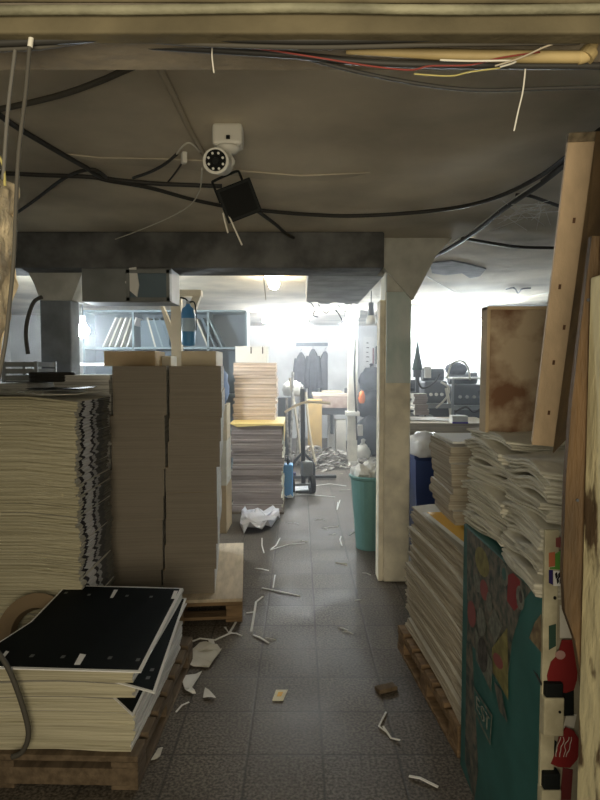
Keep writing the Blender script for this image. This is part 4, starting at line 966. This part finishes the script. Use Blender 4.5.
sticker([(473, 686), (492, 715), (490, 745), (474, 712)], M_LEAF, label='pale outlined lettering plate')
sticker([(474, 689), (491, 717), (489.5, 741), (475, 710)], M_TEAL, label='teal field of the lettering plate')
# letters EST on the plate, strokes lying on the panel
def plate(u, v):
    a, b, c_, d_ = (475.5, 693), (490, 717.5), (489, 736), (476, 708.5)
    t0 = (a[0] + (b[0] - a[0]) * u, a[1] + (b[1] - a[1]) * u); t1 = (d_[0] + (c_[0] - d_[0]) * u, d_[1] + (c_[1] - d_[1]) * u)
    return (t0[0] + (t1[0] - t0[0]) * v, t0[1] + (t1[1] - t0[1]) * v)
x = CX - 0.0105
for nm, strokes in (('letter', [[(0.28, 0.12), (0.06, 0.12), (0.06, 0.88), (0.28, 0.88)], [(0.06, 0.5), (0.24, 0.5)]]), ('letter', [[(0.60, 0.18), (0.5, 0.1), (0.4, 0.2), (0.4, 0.4), (0.6, 0.58), (0.6, 0.8), (0.5, 0.9), (0.38, 0.82)]]), ('letter', [[(0.68, 0.12), (0.94, 0.12)], [(0.81, 0.12), (0.81, 0.9)]])):
    mb = MB()
    for s_ in strokes: mb.tube([on_x(*plate(u, v), x) for u, v in s_], 0.0022, 5, smooth=False)
    mb.build(nm, M_LEAF, cab)
# front strip: cream corner post with stickers
def front(poly, m, name, label=None, Y=CY0 - 0.02, th=0.002, par=None):
    mb = MB(); mb.prism([at(x, y, Y) for x, y in poly], (0, th, 0)); o = mb.build(name, m, par or cab)
    if label: o['label'] = label
    return o
pz = at(555, 530, CY0 - 0.016).z
post = MB().bx((CX - 0.002, CY0 - 0.018, 0.0), (CX + 0.034, CY0 - 0.006, pz), 0.002).build('corner_post', M_CREAMST, cab)
YF = CY0 - 0.0195
def onp(poly, m, label, nm='sticker', th=0.0015): return front(poly, m, nm, label, YF, th, post)
onp([(549, 553), (555, 552), (555, 566), (549, 567)], M_ORANGE if False else mat('dull_orange', (0.50, 0.15, 0.07), 0.6), 'dull orange sticker')
onp([(555.3, 554), (562, 550), (562, 570), (550, 569), (550, 567.5), (555.3, 567)], M_GREENST, 'green sticker')
onp([(549, 570), (553, 570), (553, 585), (549, 583)], M_NAVY, 'navy sticker')
onp([(553.5, 571), (562, 571), (562, 586), (553.5, 586)], M_PAPER, 'white sticker with black marks')
onp([(556, 538), (562, 537), (562, 548), (556, 547)], M_PINKRED, 'faded red label')
for k in range(4): front([(555 + k * 1.6, 574 + (k % 2) * 5), (557 + k * 1.6, 572 + (k % 2) * 5), (558 + k * 1.2, 577 + (k % 2) * 5), (556 + k * 1.2, 579 + (k % 2) * 5)], M_BLACKPL, 'black_mark', None, YF - 0.001, 0.0012, post)
onp([(549, 626), (556, 624), (556, 646), (549, 650)], M_GREENDK, 'dark green sticker')
onp(ell(555, 598, 1.6, 1.8, 0, 10), M_BLACKPL, 'screw hole', 'screw')
YG = CY0 - 0.009
front([(562, 640), (575, 640), (575, 654), (578, 664), (577, 680), (574, 690), (566, 693), (549, 690), (547, 676), (551, 662), (558, 655)], M_RED, 'sticker', 'dark red rounded sticker', YF - 0.001)
front(ell(560.5, 655, 5, 4.5, 0, 14), mat('pink_print', (0.45, 0.27, 0.24), 0.6), 'sticker', 'pinkish cap on the red sticker', YF - 0.002)
front([(563, 690), (574, 688), (574, 716), (563, 716)], M_BLACKPL, 'sticker', 'black patch', YG)
for (y0, y1, k) in ((683, 697, 0), (773, 789, 1)):
    q0, q1 = at(545 - k * 2, y1, CY0 - 0.03), at(563 - k * 3, y0, CY0 - 0.03)
    MB().bx((q0.x, CY0 - 0.035, q0.z), (q1.x, CY0 - 0.006, q1.z), 0.003).build('hinge_cap', M_BLACKPL, cab)
    r0, r1 = at(542.5 - k * 2.5, y1 + 38, CY0 - 0.03), at(563.5 - k * 3, y1, CY0 - 0.03)
    hx = MB().bx((r0.x, CY0 - 0.037, r0.z), (r1.x, CY0 - 0.006, r1.z), 0.003).build('hinge_block', M_CREAMST, cab)
    MB().cyl((r1.x - 0.012, CY0 - 0.039, (r0.z + r1.z) / 2 + 0.015), (r1.x - 0.012, CY0 - 0.036, (r0.z + r1.z) / 2 + 0.015), 0.0035, n=10).build('screw', M_BLACKPL, hx)
rd = front([(566, 727), (574, 731), (579, 739), (580, 752), (577, 760), (570, 768), (558, 767), (551, 764), (556, 752), (559, 738)], M_RED, 'sticker', 'red round sticker with white handwriting', YF - 0.001)
for k in range(4):
    mb = MB(); rr = random.Random(k); mb.tube([at(560 + k * 4 - j * 0.8 + rr.uniform(-1.2, 1.2), 737 + j * 3.3, YF - 0.002) for j in range(7)], 0.0009, 4, 3); mb.build('handwriting', M_PAPER2, rd)
front([(552, 738), (557, 742), (554, 756), (549, 748)], M_BLACKPL, 'sticker', 'black torn scrap', YG)
front([(566, 716), (577, 714), (574, 728), (563, 728)], M_PAPER2, 'sticker', 'pale torn paper', YG)
front([(563, 768), (573, 770), (571, 800), (560, 800)], mat('maroon_print', (0.16, 0.03, 0.03), 0.6), 'sticker', 'maroon patch', YG)
front([(560, 605), (575, 612), (577, 638), (560, 638)], M_PAPER2, 'sticker', 'pale torn paper', YG)

# ------------------------------------------------------------------ newspapers on the cabinet
bendN = lambda u, v: -0.020 * abs(v) ** 2 * 4 * (1 if v < 0 else 0.4) + 0.010 * sin(u * 5 + 2 * v)
def news(cx, cy, w, d, n, total, seed, where, rot):
    rnd = random.Random(seed); z = CZ + 0.012; hs = [rnd.uniform(0.6, 1.5) for _ in range(n)]; S = sum(hs)
    for i in range(n):
        h = hs[i] * total / S
        amp = rnd.uniform(0.4, 1.5); ph = rnd.uniform(0, 6)
        mb = sheaf(w * rnd.uniform(0.9, 1.02), d * rnd.uniform(0.93, 1.03), h * 0.9, 2 if h < 0.03 else 3, 0.006, lambda u, v: bendN(u, v) * 1.0 + 0.006 * amp * sin(v * 6 + ph), nx=6, ny=8, seed=seed * 50 + i, round_=0.022)
        o = mb.build('newspaper', [P_NEWS, P_NEWS, M_NEWS])
        o.location = (cx + rnd.uniform(-0.022, 0.022), cy + rnd.uniform(-0.015, 0.015), z); o.rotation_euler.z = rot + rnd.uniform(-0.06, 0.06)
        tag(o, f'folded newspaper bundle, {nth(i, n)} {where}', 'newspapers', 'folded newspapers on the teal cabinet')
        z += h
    return z
zA = news(0.825, 2.07, 0.37, 0.42, 11, 0.37, 51, 'in the pile farther from the door jamb', R(2))
zB = news(0.80, 1.69, 0.36, 0.33, 11, 0.335, 52, 'in the pile nearer the door jamb', R(-2))

# stained plywood standing on the newspapers
bA, bB = at(483, 430, 2.08), at(546, 307, 2.08)
t = thing('stained_board', 'water-stained plywood board standing on the newspapers behind the timber', 'board', ((bA.x + bB.x) / 2, 2.08, zA - 0.012))
w, h = bB.x - bA.x, bB.z - zA + 0.012
MB().bx((-w / 2 + 0.012, -0.02, 0), (w / 2, 0.02, h), 0.003).build('face_panel', M_STAIN, t)
MB().bx((-w / 2, -0.025, 0), (-w / 2 + 0.012, 0.045, h), 0.002).build('edge_strip', M_STAINEDGE, t)
MB().bx((-w / 2, -0.03, h - 0.012), (w / 2, 0.03, h), 0.002).build('top_batten', M_STAINEDGE, t)

# leaning timber
tp, bt = at(583, 132, 1.36), at(543, 446, 1.62)
t = thing('timber', 'pale pine timber leaning beside the door jamb', 'timber', bt)
ax = (tp - bt); L = ax.length; ax.normalize()
# light face looks toward the camera, slightly to the aisle
nrm = Vector((-0.30, -1, 0)); nrm = (nrm - ax * nrm.dot(ax)).normalized(); sd = ax.cross(nrm).normalized()
if sd.x < 0: sd = -sd
Mx = Matrix((sd, -nrm, ax)).transposed().to_4x4()
def tim(name, a, b, m, bev=0.002, par=None):
    mb = MB(); mb.bx(a, b, bev); bmesh.ops.transform(mb.bm, matrix=Mx, verts=mb.bm.verts[:]); return mb.build(name, m, par or t)
# local axes: x across the pale face, y away from the viewer, z along the timber
tim('shaft', (-0.029, 0.0, 0.0), (0.027, 0.03, L - 0.02), M_PINE)
tim('end_grain', (-0.029, 0.0, L - 0.02), (0.027, 0.03, L), M_PINEEND)
mb = MB(); mb.prism([Vector(p) for p in ((0.027, 0.0, -0.02), (0.027, 0.0, L), (0.16, 0.11, L), (0.145, 0.10, L * 0.55), (0.075, 0.08, 0.0))], (0.0, 0.012, 0)); bmesh.ops.transform(mb.bm, matrix=Mx, verts=mb.bm.verts[:])
tag(mb.build('dark_flank', M_PINEDK, t), 'dark mottled flank of the timber')
for (x, z) in ((0.0, L * 0.3), (0.014, L * 0.42), (-0.008, L * 0.55), (0.005, L * 0.75), (0.004, L * 0.12)):
    tim('knot', (x - 0.003, -0.0012, z), (x + 0.003, 0.001, z + 0.012), M_KNOT, 0)
# brown board nailed behind the jamb
YQ = 1.125
t = thing('brown_board', 'dark brown board with a slanted foot fixed behind the door jamb', 'board', (0, YQ, 0))
mb = MB(); mb.prism([at(x, y, YQ) - Vector((0, YQ, 0)) for x, y in ((592, 236), (606, 236), (606, 690), (583, 690), (575, 640), (565, 612), (563, 575), (566, 480), (572, 400))], (0, 0.014, 0)); mb.build('plank', M_BOARD, t)
for (x, y) in ((588, 300), (577, 500)):
    p = at(x, y, YQ) - Vector((0, YQ, 0)); MB().cyl(p + Vector((0, -0.003, 0)), p + Vector((0, 0.002, 0)), 0.003, n=8).build('nail', M_DKMETAL, t)

# ------------------------------------------------------------------ right rear clutter
t = thing('crate_bin', 'tall navy plastic bin behind the column', 'bin', (1.10, 4.95, 0))
MB().lathe([(0.21, 0), (0.215, 0.02), (0.245, 0.80), (0.255, 0.81), (0.255, 0.85), (0.24, 0.85)], n=4).build('body', M_BLUED, t, rotz=pi / 4)
tag(MB().lathe([(0.258, 0.815), (0.262, 0.82), (0.262, 0.855), (0.258, 0.86)], n=4).build('rim', M_BLUED, t, rotz=pi / 4), None)
bag('plastic_bag', (1.01, 4.80, 0.83), (0.14, 0.14, 0.12), mat('translucent_white_bag', (0.68, 0.68, 0.70), 0.35, bump=0.8, bscale=9), 'white plastic bag bulging over the navy bin', 21, knot=False)
pile('sheet_bundle', 'paper bundle', 'tan spread of paper', 'on the low table behind the column', 1.35, 5.75, 0.72, 0.95, 0.7, 0.32, 4, [paper('tan_edges', (0.55, 0.49, 0.37), (0.36, 0.32, 0.24), 60), P_WHITE, mat('tan_paper', (0.58, 0.53, 0.42), 0.9, var=0.15)], nl=3, jit=0.02, shift=0.03, wob=0.06, seed=61, group='tan papers behind the column')
t = thing('low_table', 'low table carrying the tan papers behind the column', 'table', (1.35, 5.75, 0))
MB().bx((-0.5, -0.36, 0.69), (0.5, 0.36, 0.72), 0.004).build('table_top', M_METAL, t)
for sx in (-0.46, 0.46):
    for sy in (-0.32, 0.32): MB().box((sx, sy, 0.345), (0.05, 0.05, 0.69)).build('leg', M_METAL, t)
loose_sheet('paper_sheet', [Vector((1.0, 5.65, 1.045)), Vector((1.5, 5.6, 1.045)), Vector((1.35, 6.05, 1.045)), Vector((0.95, 6.05, 1.045))], M_PAPER, 'white sheets spread on the tan papers', 'paper sheet', amp=0.02, cuts=3)
p = at(465, 432, 5.3)
t = thing('box', 'small white box with a violet edge behind the short curled pile', 'box', (p.x - 0.02, 5.45, 1.04))
MB().bx((-0.07, -0.06, 0), (0.07, 0.06, 0.07), 0.003).build('body', M_PAPER, t); tag(MB().bx((-0.071, -0.064, 0.0), (0.071, -0.06, 0.016)).build('edge_band', mat('violet_print', (0.10, 0.08, 0.45), 0.5), t), 'violet edge')
# machines
def machine(name, label, px0, py0, px1, Y, d, seed, cat='machine'):
    a, b = at(px0, 400, Y), at(px1, py0, Y)
    t = thing(name, label, cat, ((a.x + b.x) / 2, Y + d / 2, 0)); w = b.x - a.x; h = b.z; rr = random.Random(seed)
    MB().bx((-w / 2, -d / 2, 0), (w / 2, d / 2, h * 0.72), 0.02).build('base_cabinet', M_DKMETAL, t)
    MB().bx((-w * 0.42, -d * 0.35, h * 0.72), (w * 0.42, d * 0.4, h * 0.9), 0.02).build('head', M_DKMETAL, t)
    MB().cyl((-w * 0.3, -d / 2 - 0.03, h * 0.62), (-w * 0.3, -d / 2, h * 0.62), w * 0.16, n=20).build('handwheel', M_METAL, t)
    MB().bx((-w * 0.46, -d * 0.5 - 0.05, h * 0.70), (w * 0.46, -d * 0.2, h * 0.735), 0.004).build('feed_table', M_METAL, t)
    MB().tube([(w * 0.3, -d / 2, h * 0.85), (w * 0.45, -d / 2 - 0.05, h * 0.6), (w * 0.1, -d / 2 - 0.06, h * 0.4), (w * 0.0, -d / 2 - 0.02, h * 0.5)], 0.018, 6).build('hose', M_WIRE_W if seed % 2 else M_CABLE, t)
    for k in range(3): MB().cyl((-w * 0.2 + k * w * 0.2, -d * 0.36, h * 0.8), (-w * 0.2 + k * w * 0.2, -d * 0.36 - 0.02, h * 0.8), 0.02, n=10).build('knob', M_WHITEPL, t)
    MB().cyl((-w * 0.4, 0, h * 0.95), (w * 0.4, 0, h * 0.95), h * 0.05, n=16).build('roller', M_DKMETAL, t)
    return t
machine('press_machine', 'dark press machine with a white hose beyond the column', 424, 368, 452, 6.9, 0.6, 1)
machine('press_machine', 'dark press machine between the hose and the stained board', 451, 372, 487, 7.1, 0.6, 2)
machine('press_machine', 'dark machine partly behind the column edge', 405, 380, 424, 6.8, 0.5, 3)
t = thing('sheet_tray', 'white tray table on the dark machines', 'tray', at(467, 379, 6.75))
MB().bx((-0.2, -0.15, 0), (0.24, 0.2, 0.02), 0.003).build('tray', M_PAPER, t)
for sx in (-0.18, 0.21): MB().bx((sx - 0.012, -0.1, -at(467, 379, 6.75).z), (sx + 0.012, -0.075, 0)).build('leg', M_METAL, t)
p = at(420, 372, 6.6)
t = thing('cone_spool', 'slim dark cone standing beside the column under the glare', 'cone', (p.x, 6.75, p.z - 0.06))
MB().lathe([(0.055, 0.08), (0.06, 0.09), (0.03, 0.24), (0.012, 0.38), (0.006, 0.42)], n=16).build('cone', M_GREENDK, t, smooth=True)
MB().cyl((0, 0, 0), (0, 0, 0.08), 0.045, n=16).build('base', M_DKMETAL, t)
MB().bx((-0.02, -0.02, -p.z + 0.06), (0.02, 0.02, 0)).build('stand', M_DKMETAL, t)
t = lump((0, 0, 0.06), (0.13, 0.13, 0.085), 5, 0.05).build('dark_bundle', M_CLOTH, smooth=True); t.location = at(456, 374, 7.3); tag(t, 'dark rounded bundle on top of the machines under the glare', 'bundle')
t = MB().bx((0, 0, 0), (0.07, 0.07, 0.13), 0.005).build('white_carton', M_PAPER); t.location = at(425, 378, 6.7); tag(t, 'small white carton between the cone and the press', 'box')
pile('sheet_bundle', 'paper bundle', 'small grey bundle', 'of the heap between column and press', at(420, 400, 6.2).x, 6.25, 1.055, 0.14, 0.2, 0.22, 4, [P_GREY, P_WHITE, M_PAPER2], nl=2, jit=0.012, shift=0.02, wob=.2, seed=71, group='grey bundles between column and press')

# ------------------------------------------------------------------ litter on the floor
def strip(px, label, group=None, w=0.012, m=M_PAPER, name='paper_strip'):
    pts = [on_z(x, y, 0.004) for x, y in px]
    mb = MB(); L_, R_ = [], []
    for i, p in enumerate(pts):
        tt = (pts[min(i + 1, len(pts) - 1)] - pts[max(i - 1, 0)]).normalized(); nn = Vector((-tt.y, tt.x, 0)) * w / 2
        L_.append(p + nn); R_.append(p - nn)
    top = []; bm = mb.bm
    q = []
    for i in range(len(pts)):
        lift = 0.004 * (i % 2)
        q.append([bm.verts.new(L_[i] + Vector((0, 0, lift + 0.0015))), bm.verts.new(R_[i] + Vector((0, 0, lift + 0.0015))), bm.verts.new(R_[i] + Vector((0, 0, lift - 0.0015))), bm.verts.new(L_[i] + Vector((0, 0, lift - 0.0015)))])
    for a, b in zip(q, q[1:]):
        for k in range(4): bm.faces.new((a[k], a[(k + 1) % 4], b[(k + 1) % 4], b[k]))
    bm.faces.new(q[0][::-1]); bm.faces.new(q[-1])
    return tag(mb.build(name, m), label, 'paper strip', group)
GS = 'paper strips littering the aisle'
for px, lb, w in (
    ([(251, 632), (253, 622), (256, 602), (263, 597)], 'bent white strip standing alone mid-aisle beside the brown pallet', 0.014),
    ([(253, 635), (260, 638), (269, 643)], 'short white strip just below the bent mid-aisle one', 0.012),
    ([(262, 588), (280, 592), (300, 596)], 'long straight white strip across the aisle above the bent one', 0.016),
    ([(386, 712), (379, 727), (389, 734), (383, 727), (391, 738), (400, 741)], 'zigzag white strip on the floor near the brown pallet', 0.008),
    ([(409, 776), (420, 779), (438, 787)], 'white strip on the floor nearest the teal cabinet', 0.011),
    ([(290, 495), (310, 495), (335, 497)], 'pale strip lying before the hand truck wheel', 0.022),
    ([(312, 486), (330, 484), (346, 486)], 'pale strip lying beside the hand truck wheel', 0.022),
    ([(270, 550), (288, 545), (305, 543)], 'thin strip beside the crumpled sheet, lying toward the aisle centre', 0.012),
    ([(280, 538), (276, 546), (271, 549)], 'thin strip touching the shadow of the crumpled sheet', 0.012),
    ([(262, 538), (262, 546), (264, 553)], 'thin strip just in front of the crumpled sheet', 0.010),
    ([(349, 535), (355, 531), (362, 530)], 'thin strip on the floor left of the teal bin', 0.012),
    ([(341, 536), (340, 540), (342, 546)], 'short upright-lying strip near the teal bin', 0.014),
    ([(275, 575), (274, 582), (273, 588)], 'short curl of strip at the tip of the long straight one', 0.010),
    ([(322, 463), (342, 463), (352, 459)], 'pale strip in front of the white pole foot', 0.03),
    ([(345, 468), (365, 466), (378, 465)], 'pale strip behind the white pole foot toward the column', 0.03),
    ([(338, 502), (337, 510), (340, 500)], 'thin strip on the tiles midway down the aisle', 0.012),
    ([(188, 643), (200, 639), (215, 640), (232, 633)], 'white strip at the corner of the brown pallet', 0.014),
    ([(225, 627), (229, 634), (236, 622)], 'short white strip crossing the pallet corner strip', 0.014),
    ([(211, 640), (213, 648)], 'tiny white strip under the brown pallet corner', 0.03),
    ([(176, 712), (182, 706), (189, 702)], 'thin grey strip beside the front pallet', 0.008),
): strip(px, lb, None, w)
rr = random.Random(17)
for k in range(26):
    x, y = rr.uniform(285, 372), rr.uniform(452, 545)
    if rr.random() < 0.35: x, y = rr.uniform(235, 370), rr.uniform(545, 640)
    a = rr.uniform(-0.6, 0.6); L_ = rr.uniform(3, 9)
    strip([(x - L_ * cos(a), y - L_ * sin(a) * 0.5), (x, y + rr.uniform(-1, 1)), (x + L_ * cos(a), y + L_ * sin(a) * 0.5)], 'small stray paper sliver on the aisle floor', GS, rr.uniform(0.006, 0.014), rr.choice((M_PAPER, M_PAPER2)), 'paper_sliver')
def floor_paper(px, m, label, amp=0.02, cuts=2, name='paper_sheet', cat='paper sheet'):
    return loose_sheet(name, [on_z(x, y, 0.003) for x, y in px], m, label, cat, amp=amp, cuts=cuts)
floor_paper([(190, 653), (203, 642), (217, 645), (222, 652), (209, 668), (188, 666)], M_PAPER2, 'crumpled grey paper by the brown pallet corner', 0.035, 3)
floor_paper([(183, 677), (202, 673), (192, 688), (196, 694), (186, 693), (182, 682)], M_PAPER, 'torn white scrap beside the front pallet')
floor_paper([(205, 688), (216, 699), (203, 698)], M_PAPER, 'small white triangle of paper on the floor')
floor_paper([(151, 762), (158, 749), (163, 748), (160, 757)], M_PAPER2, 'small pale scrap at the front pallet corner')
q = [(240, 525), (243, 511), (252, 521), (258, 513), (266, 520), (278, 514), (280, 520), (268, 531), (244, 534)]
loose_sheet('paper_sheet', [on_z(x, y, 0.003) for x, y in q], mat('lilac_white_paper', (0.72, 0.73, 0.80), 0.7), 'large crumpled white sheet at the foot of the far grey stack', 'paper sheet', amp=0.16, cuts=3)
floor_paper([(283, 488), (291, 486), (297, 490), (293, 499), (284, 500)], M_PAPER, 'white rag of paper beside the hand truck wheel', 0.12, 3)
t = thing('card', 'small yellow-white printed card lying mid-aisle', 'card', on_z(280, 694, 0.004))
cq = [on_z(x, y, 0.004) - on_z(280, 694, 0.004) for x, y in ((276, 690), (288, 690), (283, 701), (272, 701))]
mb = MB(); mb.prism([Vector((p.x, p.y, 0)) for p in cq], (0, 0, 0.002)); mb.build('paper', mat('card_cream', (0.85, 0.78, 0.55), 0.6), t)
mb = MB(); mb.prism([Vector((p.x * .4, p.y * .4, 0.0022)) for p in cq], (0, 0, 0.0006)); tag(mb.build('print', M_YCOVER, t), 'orange print')
t = thing('wood_offcut', 'worn brown wood offcut by the brown pallet end', 'wood offcut', on_z(386, 690, 0)); MB().box((0, 0, 0.01), (0.10, 0.05, 0.02), 0.4, 0.004).build('block', M_WOODG, t)
# haze volume added to imitate the lens glare round the back lamps
mb = MB(); mb.bx((-4.95, 4.4, 0.01), (4.95, YB - 0.02, H - 0.02))
hz = bpy.data.materials.new('glare_haze'); hz.use_nodes = True
nt = hz.node_tree; nt.nodes.remove(nt.nodes['Principled BSDF'])
vs = nt.nodes.new('ShaderNodeVolumeScatter'); vs.inputs['Density'].default_value = 0.037; vs.inputs['Anisotropy'].default_value = 0.55; vs.inputs['Color'].default_value = (0.93, 0.96, 1, 1)
nt.links.new(vs.outputs[0], nt.nodes['Material Output'].inputs['Volume'])
tag(mb.build('haze', hz), 'thin haze added in the back room for the glare around the lamps', 'haze', None, 'stuff')

# ------------------------------------------------------------------ unseen warm fill behind the camera, shaped to light ceiling and foreground; world
ld = bpy.data.lights.new('rear_fill', 'AREA'); ld.shape = 'RECTANGLE'; ld.size = 1.2; ld.size_y = 1.2; ld.energy = 20; ld.color = (1.0, 0.86, 0.62)
lo = bpy.data.objects.new('rear_fill', ld); col.objects.link(lo); lo.location = (0.0, -0.95, 1.42)
lo.rotation_euler = (R(100), 0, 0)
w = bpy.data.worlds.new('world'); scene.world = w; w.use_nodes = True
w.node_tree.nodes['Background'].inputs[0].default_value = (0.75, 0.72, 0.6, 1); w.node_tree.nodes['Background'].inputs[1].default_value = 0.12

scene.view_settings.view_transform = 'Standard'; scene.view_settings.look = 'None'; scene.view_settings.gamma = 1; scene.view_settings.use_curve_mapping = False
scene.view_settings.exposure = 1.3
scene.cycles.use_denoising = True
scene.cycles.max_bounces = 6; scene.cycles.volume_bounces = 0
scene.cycles.sample_clamp_indirect = 8
